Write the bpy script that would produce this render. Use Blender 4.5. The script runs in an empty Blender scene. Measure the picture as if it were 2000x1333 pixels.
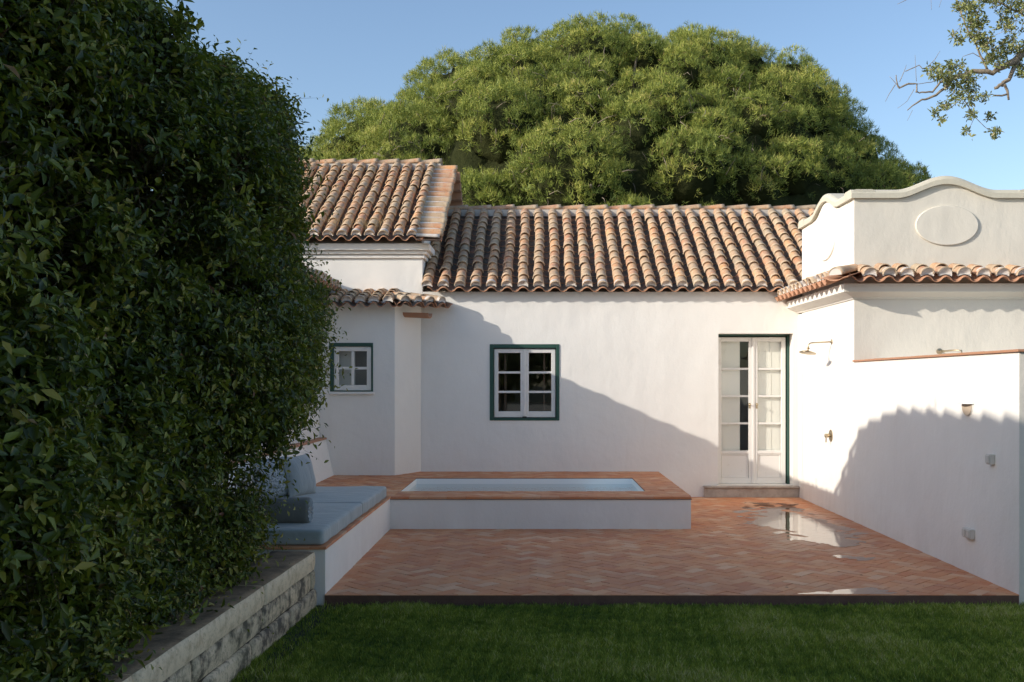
import bpy, math, random
import numpy as np
from mathutils import Vector, Matrix
R = math.radians
random.seed(7)
rng = np.random.default_rng(11)
S = bpy.context.scene
COL = S.collection

# ------------------------------------------------------------------ camera
cam = bpy.data.cameras.new('camera')
cam.sensor_width = 36.0
cam.lens = 35.0
cam.shift_x = -0.025
cam.shift_y = 0.03925
cam.clip_start = 0.05
cam.clip_end = 3000
cam_o = bpy.data.objects.new('camera', cam)
COL.objects.link(cam_o)
cam_o.location = (0, 0, 1.65)
cam_o.rotation_euler = (R(90), 0, 0)
S.camera = cam_o

# ------------------------------------------------------------------ sky, sun, exposure
SUN_DIR = Vector((1.0, 0.445, -0.431)).normalized()
elev = math.asin(-SUN_DIR.z)
azim = math.atan2(-SUN_DIR.x, -SUN_DIR.y) % (2 * math.pi)
W = bpy.data.worlds.new('World')
S.world = W
W.use_nodes = True
wn = W.node_tree
bg = wn.nodes['Background']
sky = wn.nodes.new('ShaderNodeTexSky')
sky.sky_type = 'NISHITA'
sky.sun_disc = False
sky.sun_elevation = elev
sky.sun_rotation = azim
sky.air_density = 1.0
sky.dust_density = 1.3
sky.ozone_density = 2.0
wn.links.new(sky.outputs[0], bg.inputs[0])
bg.inputs[1].default_value = 0.15
sun = bpy.data.lights.new('sun', 'SUN')
sun.energy = 2.9
sun.angle = R(0.5)
sun.color = (1.0, 0.93, 0.83)
sun_o = bpy.data.objects.new('sun', sun)
COL.objects.link(sun_o)
sun_o.rotation_euler = SUN_DIR.to_track_quat('-Z', 'Y').to_euler()
sun_o.location = (-20, -10, 15)
vs = S.view_settings
vs.view_transform = 'Standard'
vs.look = 'None'
vs.gamma = 1.0
vs.exposure = 0.5
S.cycles.max_bounces = 8
S.cycles.transparent_max_bounces = 12

# ------------------------------------------------------------------ materials
MATS = {}
class NT:
    def __init__(s, name):
        s.m = bpy.data.materials.new(name); s.m.use_nodes = True
        s.t = s.m.node_tree; s.b = s.t.nodes['Principled BSDF']; s.out = s.t.nodes['Material Output']
        MATS[name] = s.m
    def n(s, ty, **k):
        nd = s.t.nodes.new(ty)
        for a, v in k.items(): setattr(nd, a, v)
        return nd
    def l(s, a, b): s.t.links.new(a, b)
    def coord(s):
        return s.n('ShaderNodeTexCoord').outputs['Object']
    def noise(s, scale, detail=4, rough=.55, vec=None, stretch=None):
        nd = s.n('ShaderNodeTexNoise'); nd.inputs['Scale'].default_value = scale
        nd.inputs['Detail'].default_value = detail; nd.inputs['Roughness'].default_value = rough
        v = vec or s.coord()
        if stretch:
            mp = s.n('ShaderNodeMapping'); mp.inputs['Scale'].default_value = stretch
            s.l(v, mp.inputs['Vector']); v = mp.outputs[0]
        s.l(v, nd.inputs['Vector']); return nd.outputs['Fac']
    def ramp(s, fac, stops, interp='LINEAR'):
        r = s.n('ShaderNodeValToRGB'); r.color_ramp.interpolation = interp
        e = r.color_ramp.elements
        while len(e) < len(stops): e.new(.5)
        for x, (p, c) in zip(e, stops):
            x.position = p; x.color = (*c, 1) if len(c) == 3 else c
        s.l(fac, r.inputs[0]); return r.outputs[0]
    def mix(s, fac, a, b, mode='MIX'):
        m = s.n('ShaderNodeMix', data_type='RGBA', blend_type=mode)
        for i, v in ((0, fac), (6, a), (7, b)):
            if isinstance(v, (int, float)): m.inputs[i].default_value = v
            elif isinstance(v, tuple): m.inputs[i].default_value = (*v, 1)
            else: s.l(v, m.inputs[i])
        return m.outputs[2]
    def math(s, op, a, b=0.0, c=0.0):
        m = s.n('ShaderNodeMath', operation=op)
        for i, v in enumerate((a, b, c)):
            if isinstance(v, (int, float)): m.inputs[i].default_value = v
            else: s.l(v, m.inputs[i])
        return m.outputs[0]
    def attr(s, name):
        a = s.n('ShaderNodeAttribute'); a.attribute_name = name; return a.outputs['Fac']
    def bump(s, h, strength=.3, dist=.01, prev=None):
        b = s.n('ShaderNodeBump'); b.inputs['Strength'].default_value = strength
        b.inputs['Distance'].default_value = dist; s.l(h, b.inputs['Height'])
        if prev is not None: s.l(prev, b.inputs['Normal'])
        return b.outputs[0]
    def schlick(s, f0):
        lw = s.n('ShaderNodeLayerWeight'); lw.inputs['Blend'].default_value = .5
        return s.math('MULTIPLY_ADD', s.math('POWER', lw.outputs['Facing'], 5.0), 1 - f0, f0)
    def set(s, color=None, rough=None, normal=None, **k):
        for nm, v in (('Base Color', color), ('Roughness', rough), ('Normal', normal)):
            if v is None: continue
            if isinstance(v, (int, float)): s.b.inputs[nm].default_value = v
            elif isinstance(v, tuple): s.b.inputs[nm].default_value = (*v, 1)
            else: s.l(v, s.b.inputs[nm])
        for nm, v in k.items(): s.b.inputs[nm.replace('_', ' ')].default_value = v
        return s.m

def plaster(name, c, dirt=(.52, .43, .35), amt=.35):
    t = NT(name)
    big = t.noise(.9, 5, .6)
    mid = t.noise(3.2, 5, .6, stretch=(1, 1, .35))
    lo = tuple(x * .94 for x in c)
    col = t.mix(t.ramp(big, [(.35, (0, 0, 0)), (.7, (1, 1, 1))]), lo, c)
    # rain streaks and soil splash, a wear pattern
    sep = t.n('ShaderNodeSeparateXYZ'); geo = t.n('ShaderNodeNewGeometry'); t.l(geo.outputs['Position'], sep.inputs[0])
    basez = t.math('MULTIPLY', t.math('SUBTRACT', .34, sep.outputs['Z']), 2.2)
    basez = t.math('MAXIMUM', t.math('MINIMUM', basez, 1.0), 0.0)
    m1 = t.math('MULTIPLY', basez, t.ramp(mid, [(.35, (0, 0, 0)), (.7, (1, 1, 1))]))
    st = t.noise(2.0, 6, .7, stretch=(3, 3, .25))
    m2 = t.math('MULTIPLY', t.ramp(st, [(.58, (0, 0, 0)), (.8, (1, 1, 1))]), .35)
    m = t.math('MINIMUM', t.math('MULTIPLY', t.math('ADD', m1, m2), amt), .8)
    col = t.mix(m, col, dirt)
    h = t.noise(6, 6, .6); h2 = t.noise(70, 3, .5); h3 = t.noise(1.6, 2, .5)
    h4 = t.noise(2.6, 5, .65, stretch=(1, 1, .6)); b = t.bump(h3, .38, .06); b = t.bump(h4, .34, .03, b); b = t.bump(h, .22, .02, b); b = t.bump(h2, .25, .003, b)
    return t.set(col, .9, b, Specular_IOR_Level=.25)
plaster('white_plaster', (.905, .868, .80))
plaster('annex_plaster', (.77, .72, .62))
plaster('side_plaster', (.90, .855, .785))
plaster('coping_plaster', (.62, .58, .47), (.36, .32, .22), 1.1)

def tile_mat(name, tan=.45):
    t = NT(name)
    rnd = t.attr('rnd'); al = t.attr('along')
    base = t.ramp(rnd, [(0, (.56, .26, .14)), (.18, (.50, .35, .24)), (.34, (.66, .33, .17)), (.5, (.46, .36, .26)),
                        (.64, (.58, .26, .15)), (.78, (.55, .40, .28)), (.9, (.76, .38, .17)), (1, (.34, .28, .22))])
    n1 = t.noise(9, 6, .7); n2 = t.noise(38, 4, .65); n3 = t.noise(3.0, 3, .5)
    lich = t.ramp(n1, [(.36, (0, 0, 0)), (.60, (1, 1, 1))])
    col = t.mix(t.math('MULTIPLY', lich, tan), base, (.56, .49, .37))
    dark = t.ramp(n2, [(.56, (0, 0, 0)), (.74, (1, 1, 1))])
    col = t.mix(t.math('MULTIPLY', dark, .7), col, (.14, .12, .09))
    col = t.mix(t.math('MULTIPLY', t.ramp(n3, [(.5, (0, 0, 0)), (.75, (1, 1, 1))]), .3), col, (.32, .26, .20))
    lip = t.ramp(al, [(.0, (0, 0, 0)), (.80, (0, 0, 0)), (.9, (1, 1, 1)), (1, (1, 1, 1))])
    lipm = t.math('MULTIPLY', t.math('MULTIPLY', lip, t.ramp(t.noise(14, 3), [(.35, (.2, .2, .2)), (.6, (1, 1, 1))])), .75)
    col = t.mix(lipm, col, (.66, .56, .42)); col = t.mix(1.0, col, (.93, .88, .82), 'MULTIPLY')
    b = t.bump(n2, .5, .006); b = t.bump(n1, .4, .012, b)
    return t.set(col, .92, b, Specular_IOR_Level=.2)
tile_mat('roof_tile', .62)
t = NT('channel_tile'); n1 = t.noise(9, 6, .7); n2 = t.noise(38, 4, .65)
col = t.mix(t.attr('rnd'), (.34, .165, .10), (.24, .17, .125))  # channel colour darkened to stand for shade as well as dirt
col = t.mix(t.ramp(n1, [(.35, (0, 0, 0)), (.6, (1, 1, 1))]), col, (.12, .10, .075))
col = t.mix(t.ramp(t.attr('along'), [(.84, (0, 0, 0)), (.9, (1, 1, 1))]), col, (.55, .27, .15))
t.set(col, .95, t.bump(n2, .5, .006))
t = NT('terracotta')
n1 = t.noise(14, 5, .6)
t.set(t.mix(t.math('MULTIPLY', n1, .8), (.52, .235, .12), (.40, .25, .17)), .85, t.bump(n1, .3, .004))
t = NT('mortar')
n1 = t.noise(12, 5, .6)
t.set(t.mix(n1, (.72, .66, .60), (.52, .46, .40)), .95, t.bump(n1, .5, .01))
t = NT('ridge_mortar')
n1 = t.noise(7, 5, .65)
t.set(t.mix(n1, (.55, .50, .43), (.36, .31, .26)), .95, t.bump(n1, .5, .01))

def brick_mat(name, wet=False):
    t = NT(name)
    rnd = t.attr('rnd')
    base = t.ramp(rnd, [(0, (.70, .27, .11)), (.2, (.74, .33, .15)), (.4, (.64, .225, .095)), (.55, (.78, .40, .20)),
                        (.7, (.70, .28, .115)), (.85, (.80, .47, .27)), (1, (.60, .215, .10))])
    n1 = t.noise(5, 5, .65); n2 = t.noise(42, 4, .6); n3 = t.noise(.7, 4, .6)
    col = t.mix(t.math('MULTIPLY', t.ramp(n1, [(.45, (0, 0, 0)), (.75, (1, 1, 1))]), .4), base, (.66, .44, .30))
    col = t.mix(t.math('MULTIPLY', t.ramp(n3, [(.40, (0, 0, 0)), (.66, (1, 1, 1))]), .4), col, (.44, .17, .09))
    col = t.mix(t.math('MULTIPLY', t.ramp(n2, [(.6, (0, 0, 0)), (.75, (1, 1, 1))]), .35), col, (.20, .11, .075))
    # damp zone around the puddle: smoother
    geo = t.n('ShaderNodeNewGeometry'); vd = t.n('ShaderNodeVectorMath', operation='DISTANCE')
    mp = t.n('ShaderNodeMapping'); mp.inputs['Scale'].default_value = (1, .42, 1)
    t.l(geo.outputs['Position'], mp.inputs[0]); t.l(mp.outputs[0], vd.inputs[0]); vd.inputs[1].default_value = (3.05, 11.3 * .42, 0)
    dm = t.math('ADD', vd.outputs['Value'], t.math('MULTIPLY', t.math('SUBTRACT', t.noise(1.4, 5, .6), .5), 1.5))
    damp = t.ramp(dm, [(.35, (1, 1, 1)), (.95, (0, 0, 0))])
    col = t.mix(t.math('MULTIPLY', damp, .6), col, (.34, .13, .07))
    ro = t.math('SUBTRACT', .72, t.math('MULTIPLY', damp, .34))
    b = t.bump(n2, .35, .003); b = t.bump(n1, .2, .006, b)
    return t.set(col, ro, b, Specular_IOR_Level=.4)
brick_mat('clay_paver')
t = NT('joint'); n1 = t.noise(20, 4)
t.set(t.mix(n1, (.17, .085, .06), (.30, .18, .13)), .95)
t = NT('dark_edge'); n1 = t.noise(12, 5, .7)
t.set(t.mix(n1, (.07, .035, .025), (.20, .11, .075)), .9, t.bump(n1, .6, .01))

t = NT('rough_stone')
rnd = t.attr('rnd'); n1 = t.noise(9, 7, .7); n2 = t.noise(45, 5, .7); n3 = t.noise(2.5, 4, .6)
base = t.ramp(rnd, [(0, (.66, .50, .32)), (.5, (.78, .61, .41)), (1, (.58, .45, .30))])
col = t.mix(t.ramp(n1, [(.44, (0, 0, 0)), (.60, (1, 1, 1))]), base, (.13, .105, .08))
col = t.mix(t.math('MULTIPLY', t.ramp(n2, [(.52, (0, 0, 0)), (.68, (1, 1, 1))]), .55), col, (.09, .075, .055))
col = t.mix(t.math('MULTIPLY', t.ramp(n3, [(.5, (0, 0, 0)), (.7, (1, 1, 1))]), .35), col, (.17, .16, .09))
b = t.bump(n2, .6, .008); b = t.bump(n1, .5, .010, b)
t.set(col, .95, b, Specular_IOR_Level=.2)
t = NT('cap_stone')
n1 = t.noise(6, 7, .7); n2 = t.noise(60, 5, .7); n3 = t.noise(14, 5, .7)
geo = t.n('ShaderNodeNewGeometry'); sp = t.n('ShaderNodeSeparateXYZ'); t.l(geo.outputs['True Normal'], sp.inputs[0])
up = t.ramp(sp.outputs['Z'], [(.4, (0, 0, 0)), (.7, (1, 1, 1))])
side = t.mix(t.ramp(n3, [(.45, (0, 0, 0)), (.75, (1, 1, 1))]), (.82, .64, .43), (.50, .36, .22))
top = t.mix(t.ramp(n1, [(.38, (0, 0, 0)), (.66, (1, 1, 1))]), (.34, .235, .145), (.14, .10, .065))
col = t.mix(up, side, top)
col = t.mix(t.math('MULTIPLY', t.ramp(n2, [(.55, (0, 0, 0)), (.7, (1, 1, 1))]), .5), col, (.07, .06, .045))
b = t.bump(n2, .45, .005); b = t.bump(n3, .3, .005, b)
t.set(col, .93, b, Specular_IOR_Level=.2)
t = NT('sill_stone'); n1 = t.noise(6, 6, .7); n2 = t.noise(40, 4, .6)
t.set(t.mix(t.ramp(n1, [(.4, (0, 0, 0)), (.7, (1, 1, 1))]), (.50, .44, .37), (.33, .27, .22)), .8, t.bump(n2, .3, .003))

def paint(name, c, rough=.5, wear=None):
    t = NT(name); n1 = t.noise(30, 4); n2 = t.noise(8, 5, .7)
    col = c
    if wear: col = t.mix(t.math('MULTIPLY', t.ramp(n2, [(.58, (0, 0, 0)), (.72, (1, 1, 1))]), .5), c, wear)
    return t.set(col, rough, t.bump(n1, .12, .002))
paint('white_paint', (.80, .77, .72), .45, (.62, .56, .48))
paint('green_paint', (.022, .075, .055), .5, (.05, .11, .085))
paint('shutter_paint', (.84, .80, .73), .55)
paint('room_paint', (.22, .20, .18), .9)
paint('wood_dark', (.09, .045, .025), .5)
paint('plastic_grey', (.62, .60, .54), .35)
paint('pool_liner', (.95, .97, .95), .4)
paint('enamel_white', (.82, .80, .76), .4)
paint('sconce_shadow', (.55, .44, .33), .6)
t = NT('brass'); n1 = t.noise(40, 3)
t.set((.50, .41, .28), .36, t.bump(n1, .1, .001), Metallic=1.0)
t = NT('iron'); t.set((.07, .06, .05), .45, None, Metallic=.8)

def fabric(name, c):
    t = NT(name)
    w = t.noise(420, 2, .5); n1 = t.noise(5, 5, .6)
    col = t.mix(n1, tuple(x * .86 for x in c), tuple(min(1, x * 1.1) for x in c))
    n2 = t.noise(3.2, 4, .6, stretch=(1.2, 5, 1.2))
    n3 = t.noise(2.2, 3, .55, stretch=(2, 6, 1)); b = t.bump(w, .4, .0015); b = t.bump(n2, .45, .020, b); b = t.bump(n3, .5, .03, b)
    return t.set(col, .95, b, Specular_IOR_Level=.15, Sheen_Weight=.25)
fabric('cushion_fabric', (.40, .435, .42))
fabric('pillow_fabric', (.37, .39, .385))
fabric('bolster_fabric', (.21, .205, .185))
fabric('bolster_end_fabric', (.24, .28, .30))
t = NT('speckled_fabric'); n1 = t.noise(60, 3, .6)
t.set(t.ramp(n1, [(.42, (.20, .22, .23)), (.56, (.44, .46, .46))]), .95, t.bump(n1, .3, .003))

# glass: clear with mirror-like reflection
t = NT('glass')
tr = t.n('ShaderNodeBsdfTransparent'); gl = t.n('ShaderNodeBsdfGlossy'); gl.inputs['Roughness'].default_value = .015
gl.inputs['Color'].default_value = (.9, .95, .93, 1); tr.inputs['Color'].default_value = (.95, .97, .96, 1)
nn = t.noise(1.5, 2); fr_b = t.bump(nn, .05, .01); t.l(fr_b, gl.inputs['Normal'])
mx = t.n('ShaderNodeMixShader'); t.l(t.schlick(.07), mx.inputs[0]); t.l(tr.outputs[0], mx.inputs[1]); t.l(gl.outputs[0], mx.inputs[2])
t.l(mx.outputs[0], t.out.inputs['Surface'])
# pool water and puddle film
def water(name, tint, scale, strength, f0=.02):
    t = NT(name)
    tr = t.n('ShaderNodeBsdfTransparent'); gl = t.n('ShaderNodeBsdfGlossy'); gl.inputs['Roughness'].default_value = .02
    tr.inputs['Color'].default_value = (*tint, 1)
    b = t.bump(t.noise(scale, 3, .5), strength, .02)
    t.l(b, gl.inputs['Normal'])
    mx = t.n('ShaderNodeMixShader'); t.l(t.schlick(f0), mx.inputs[0]); t.l(tr.outputs[0], mx.inputs[1]); t.l(gl.outputs[0], mx.inputs[2])
    t.l(mx.outputs[0], t.out.inputs['Surface'])
water('pool_water', (.89, .985, .985), 10, .35)
water('puddle_water', (.70, .62, .56), 9, .06, .22)

def leafmat(name, stops, rough=.38, trans=.22, tcol=(.16, .26, .03), spec=.5):
    t = NT(name)
    rnd = t.attr('rnd'); col = t.ramp(rnd, stops)
    t.set(col, rough, None, Specular_IOR_Level=spec)
    tl = t.n('ShaderNodeBsdfTranslucent'); t.l(t.mix(.5, col, tcol), tl.inputs['Color'])
    mx = t.n('ShaderNodeMixShader'); mx.inputs[0].default_value = trans
    t.l(t.b.outputs[0], mx.inputs[1]); t.l(tl.outputs[0], mx.inputs[2]); t.l(mx.outputs[0], t.out.inputs['Surface'])
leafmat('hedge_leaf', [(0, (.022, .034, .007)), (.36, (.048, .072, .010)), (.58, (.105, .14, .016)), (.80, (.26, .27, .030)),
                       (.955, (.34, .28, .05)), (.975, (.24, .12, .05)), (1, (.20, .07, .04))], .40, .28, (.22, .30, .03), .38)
leafmat('pine_needle', [(0, (.09, .13, .03)), (.4, (.25, .31, .065)), (.75, (.44, .46, .10)), (.95, (.60, .55, .17)), (1, (.30, .18, .10))],
        .55, .28, (.20, .24, .05), .3)
leafmat('oak_leaf', [(0, (.13, .16, .05)), (.5, (.24, .27, .085)), (.85, (.36, .36, .14)), (1, (.45, .40, .22))], .5, .25, (.25, .28, .08), .35)
leafmat('grass_blade', [(0, (.10, .16, .025)), (.5, (.25, .32, .04)), (.85, (.45, .48, .07)), (1, (.60, .54, .24))], .6, .3, (.12, .22, .03), .25)
leafmat('dry_leaf', [(0, (.08, .045, .03)), (.5, (.16, .10, .05)), (1, (.30, .22, .12))], .8, .05)
leafmat('dry_grass', [(0, (.42, .28, .13)), (1, (.55, .40, .20))], .8, .15, (.5, .4, .2))
t = NT('bark'); n1 = t.noise(9, 6, .7, stretch=(1, 1, .4)); n2 = t.noise(50, 4, .6)
t.set(t.mix(n1, (.20, .155, .11), (.33, .28, .215)), .95, t.bump(n1, .8, .02, t.bump(n2, .5, .005)))
t = NT('twig'); n1 = t.noise(30, 3); t.set(t.mix(n1, (.07, .05, .03), (.16, .11, .07)), .9)
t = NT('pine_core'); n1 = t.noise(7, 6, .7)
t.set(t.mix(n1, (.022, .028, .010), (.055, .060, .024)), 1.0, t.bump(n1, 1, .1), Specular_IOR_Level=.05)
t = NT('lawn_soil'); n1 = t.noise(3, 6, .7); n2 = t.noise(60, 4, .6)
t.set(t.mix(t.ramp(n1, [(.3, (0, 0, 0)), (.75, (1, 1, 1))]), (.020, .034, .011), (.030, .030, .014)), .95, t.bump(n2, .8, .02))
t = NT('gravel'); n1 = t.noise(40, 5, .7)
t.set(t.mix(n1, (.36, .31, .24), (.56, .50, .41)), .95, t.bump(n1, .6, .02))
t = NT('soil'); n1 = t.noise(12, 6, .7)
t.set(t.mix(n1, (.035, .026, .018), (.085, .06, .04)), .98, t.bump(n1, .9, .03))
M = MATS

# ------------------------------------------------------------------ mesh helpers
class MB:
    def __init__(s):
        s.v = []; s.f = []; s.rnd = []; s.al = []; s.mi = []; s.smooth = False; s.cur_m = 0
    def add(s, vs, fs, rnd=0.5, al=0.0):
        o = len(s.v); s.v += [tuple(p) for p in vs]
        s.f += [tuple(i + o for i in f) for f in fs]; s.mi += [s.cur_m] * len(fs)
        s.rnd += [rnd] * len(vs)
        s.al += list(al) if hasattr(al, '__len__') else [al] * len(vs)
        return s
    def box(s, x0, x1, y0, y1, z0, z1, rnd=None, bev=0.0):
        rnd = random.random() if rnd is None else rnd
        if bev <= 0:
            v = [(x, y, z) for z in (z0, z1) for y in (y0, y1) for x in (x0, x1)]
            return s.add(v, [(0, 2, 3, 1), (4, 5, 7, 6), (0, 1, 5, 4), (2, 6, 7, 3), (0, 4, 6, 2), (1, 3, 7, 5)], rnd)
        bm = bm_box(x0, x1, y0, y1, z0, z1, bev)
        return s.add(*bm, rnd)
    def quad(s, a, b, c, d, rnd=.5): return s.add([a, b, c, d], [(0, 1, 2, 3)], rnd)
    def prism(s, pts, axis, a0, a1, rnd=.5):
        """extrude 2D polygon pts along axis between a0 and a1. axis x: pts=(y,z); y: (x,z); z: (x,y)"""
        def mk(p, a): return {'x': (a, p[0], p[1]), 'y': (p[0], a, p[1]), 'z': (p[0], p[1], a)}[axis]
        n = len(pts); v = [mk(p, a0) for p in pts] + [mk(p, a1) for p in pts]
        f = [tuple(range(n - 1, -1, -1)), tuple(range(n, 2 * n))] + [(i, (i + 1) % n, n + (i + 1) % n, n + i) for i in range(n)]
        return s.add(v, f, rnd)
    def tube(s, pts, rad, seg=10, caps=True, rnd=.5):
        pts = [Vector(p) for p in pts]; n = len(pts)
        rad = rad if hasattr(rad, '__len__') else [rad] * n
        v = []; f = []; ref = None
        for i, p in enumerate(pts):
            d = (pts[min(i + 1, n - 1)] - pts[max(i - 1, 0)]).normalized()
            if ref is None: ref = d.orthogonal().normalized()
            ref = (ref - d * ref.dot(d)).normalized(); b = d.cross(ref)
            for k in range(seg):
                a = 2 * math.pi * k / seg
                v.append(p + (ref * math.cos(a) + b * math.sin(a)) * rad[i])
        for i in range(n - 1):
            for k in range(seg):
                f.append((i * seg + k, i * seg + (k + 1) % seg, (i + 1) * seg + (k + 1) % seg, (i + 1) * seg + k))
        if caps:
            f.append(tuple(range(seg - 1, -1, -1))); f.append(tuple((n - 1) * seg + k for k in range(seg)))
        return s.add(v, f, rnd)
    def lathe(s, prof, origin, axis, seg=24, rnd=.5):
        """prof: list of (distance along axis, radius)"""
        return s.tube([Vector(origin) + Vector(axis).normalized() * a for a, r in prof], [max(r, 1e-4) for a, r in prof], seg, True, rnd)

def bm_box(x0, x1, y0, y1, z0, z1, b):
    """box with chamfered edges"""
    v = []; idx = {}
    X = (x0, x1); Y = (y0, y1); Z = (z0, z1)
    for i in (0, 1):
        for j in (0, 1):
            for k in (0, 1):
                sx, sy, sz = (1 - 2 * i) * b, (1 - 2 * j) * b, (1 - 2 * k) * b
                for ax, p in enumerate(((X[i], Y[j] + sy, Z[k] + sz), (X[i] + sx, Y[j], Z[k] + sz), (X[i] + sx, Y[j] + sy, Z[k]))):
                    idx[(i, j, k, ax)] = len(v); v.append(p)
    f = []
    for i in (0, 1): f.append([idx[(i, 0, 0, 0)], idx[(i, 1, 0, 0)], idx[(i, 1, 1, 0)], idx[(i, 0, 1, 0)]])
    for j in (0, 1): f.append([idx[(0, j, 0, 1)], idx[(1, j, 0, 1)], idx[(1, j, 1, 1)], idx[(0, j, 1, 1)]])
    for k in (0, 1): f.append([idx[(0, 0, k, 2)], idx[(1, 0, k, 2)], idx[(1, 1, k, 2)], idx[(0, 1, k, 2)]])
    for j in (0, 1):
        for k in (0, 1): f.append([idx[(0, j, k, 1)], idx[(1, j, k, 1)], idx[(1, j, k, 2)], idx[(0, j, k, 2)]])
    for i in (0, 1):
        for k in (0, 1): f.append([idx[(i, 0, k, 0)], idx[(i, 1, k, 0)], idx[(i, 1, k, 2)], idx[(i, 0, k, 2)]])
    for i in (0, 1):
        for j in (0, 1): f.append([idx[(i, j, 0, 0)], idx[(i, j, 1, 0)], idx[(i, j, 1, 1)], idx[(i, j, 0, 1)]])
    for i in (0, 1):
        for j in (0, 1):
            for k in (0, 1): f.append([idx[(i, j, k, 0)], idx[(i, j, k, 1)], idx[(i, j, k, 2)]])
    c = Vector(((x0 + x1) / 2, (y0 + y1) / 2, (z0 + z1) / 2)); out = []
    for q in f:
        n = (Vector(v[q[1]]) - Vector(v[q[0]])).cross(Vector(v[q[2]]) - Vector(v[q[0]]))
        m = sum((Vector(v[i]) for i in q), Vector()) / len(q)
        out.append(tuple(q) if n.dot(m - c) > 0 else tuple(reversed(q)))
    return v, out

ORG = {}
def set_props(o, label=None, cat=None, group=None, kind=None):
    if label: o['label'] = label
    if cat: o['category'] = cat
    if group: o['group'] = group
    if kind: o['kind'] = kind
def thing(name, label, cat, loc=(0, 0, 0), group=None):
    o = bpy.data.objects.new(name, None); COL.objects.link(o); o.location = loc
    o.empty_display_size = .1
    ORG[o.name] = Vector(loc); set_props(o, label, cat, group); return o
def obj(name, mb, mat, parent=None, smooth=False, org=(0, 0, 0), **props):
    """link ONE mesh object; vertices are given in world space"""
    org = ORG[parent.name] if parent is not None else Vector(org)
    me = bpy.data.meshes.new(name)
    me.from_pydata([(a - org.x, b - org.y, c - org.z) for a, b, c in mb.v], [], mb.f)
    for an, data in (('rnd', mb.rnd), ('along', mb.al)):
        at = me.attributes.new(an, 'FLOAT', 'POINT'); at.data.foreach_set('value', data)
    mats = mat if isinstance(mat, (list, tuple)) else [mat]
    for m in mats: me.materials.append(M[m])
    me.polygons.foreach_set('material_index', mb.mi)
    if smooth: me.polygons.foreach_set('use_smooth', [True] * len(me.polygons))
    me.update()
    o = bpy.data.objects.new(name, me); COL.objects.link(o); ORG[o.name] = org
    if parent is not None: o.parent = parent
    else: o.location = org
    set_props(o, **props); return o
def npobj(name, V, nper, idx, rnd, mats, parent=None, smooth=False, org=(0, 0, 0), mi=None, **props):
    """fast mesh: V (n,3), faces all nper-gons given by idx (m,nper); rnd per vertex"""
    org = ORG[parent.name] if parent is not None else Vector(org)
    V = np.asarray(V, dtype=np.float32) - np.array(org, dtype=np.float32)
    me = bpy.data.meshes.new(name); nf = len(idx)
    me.vertices.add(len(V)); me.vertices.foreach_set('co', V.ravel())
    me.loops.add(nf * nper); me.loops.foreach_set('vertex_index', np.asarray(idx, dtype=np.int32).ravel())
    me.polygons.add(nf); me.polygons.foreach_set('loop_start', np.arange(nf, dtype=np.int32) * nper)
    me.polygons.foreach_set('loop_total', np.full(nf, nper, dtype=np.int32))
    if smooth: me.polygons.foreach_set('use_smooth', np.ones(nf, dtype=bool))
    for m in (mats if isinstance(mats, list) else [mats]): me.materials.append(M[m])
    if mi is not None: me.polygons.foreach_set('material_index', np.asarray(mi, dtype=np.int32))
    at = me.attributes.new('rnd', 'FLOAT', 'POINT'); at.data.foreach_set('value', np.asarray(rnd, dtype=np.float32))
    me.update(calc_edges=True); me.validate()
    o = bpy.data.objects.new(name, me); COL.objects.link(o); ORG[o.name] = org
    if parent is not None: o.parent = parent
    else: o.location = org
    set_props(o, **props); return o

def wall_panel(mb, x0, x1, z0, z1, y0, y1, openings, axis='y'):
    """plastered wall slab facing -y at y0 (thickness to y1) with rectangular openings (xa, xb, za, zb)"""
    xs = sorted({x0, x1, *[o[0] for o in openings], *[o[1] for o in openings]})
    zs = sorted({z0, z1, *[o[2] for o in openings], *[o[3] for o in openings]})
    for a, b in zip(xs, xs[1:]):
        for c, d in zip(zs, zs[1:]):
            mx, mz = (a + b) / 2, (c + d) / 2
            if any(o[0] < mx < o[1] and o[2] < mz < o[3] for o in openings): continue
            mb.quad((a, y0, c), (b, y0, c), (b, y0, d), (a, y0, d)); mb.quad((b, y1, c), (a, y1, c), (a, y1, d), (b, y1, d))
    for a, b, c, d in openings:
        mb.quad((a, y0, c), (a, y0, d), (a, y1, d), (a, y1, c)); mb.quad((b, y0, d), (b, y0, c), (b, y1, c), (b, y1, d))
        mb.quad((a, y0, d), (b, y0, d), (b, y1, d), (a, y1, d)); mb.quad((b, y0, c), (a, y0, c), (a, y1, c), (b, y1, c))
    mb.quad((x0, y0, z1), (x1, y0, z1), (x1, y1, z1), (x0, y1, z1))
    mb.quad((x0, y1, z0), (x0, y0, z0), (x0, y0, z1), (x0, y1, z1)); mb.quad((x1, y0, z0), (x1, y1, z0), (x1, y1, z1), (x1, y0, z1))

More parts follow.
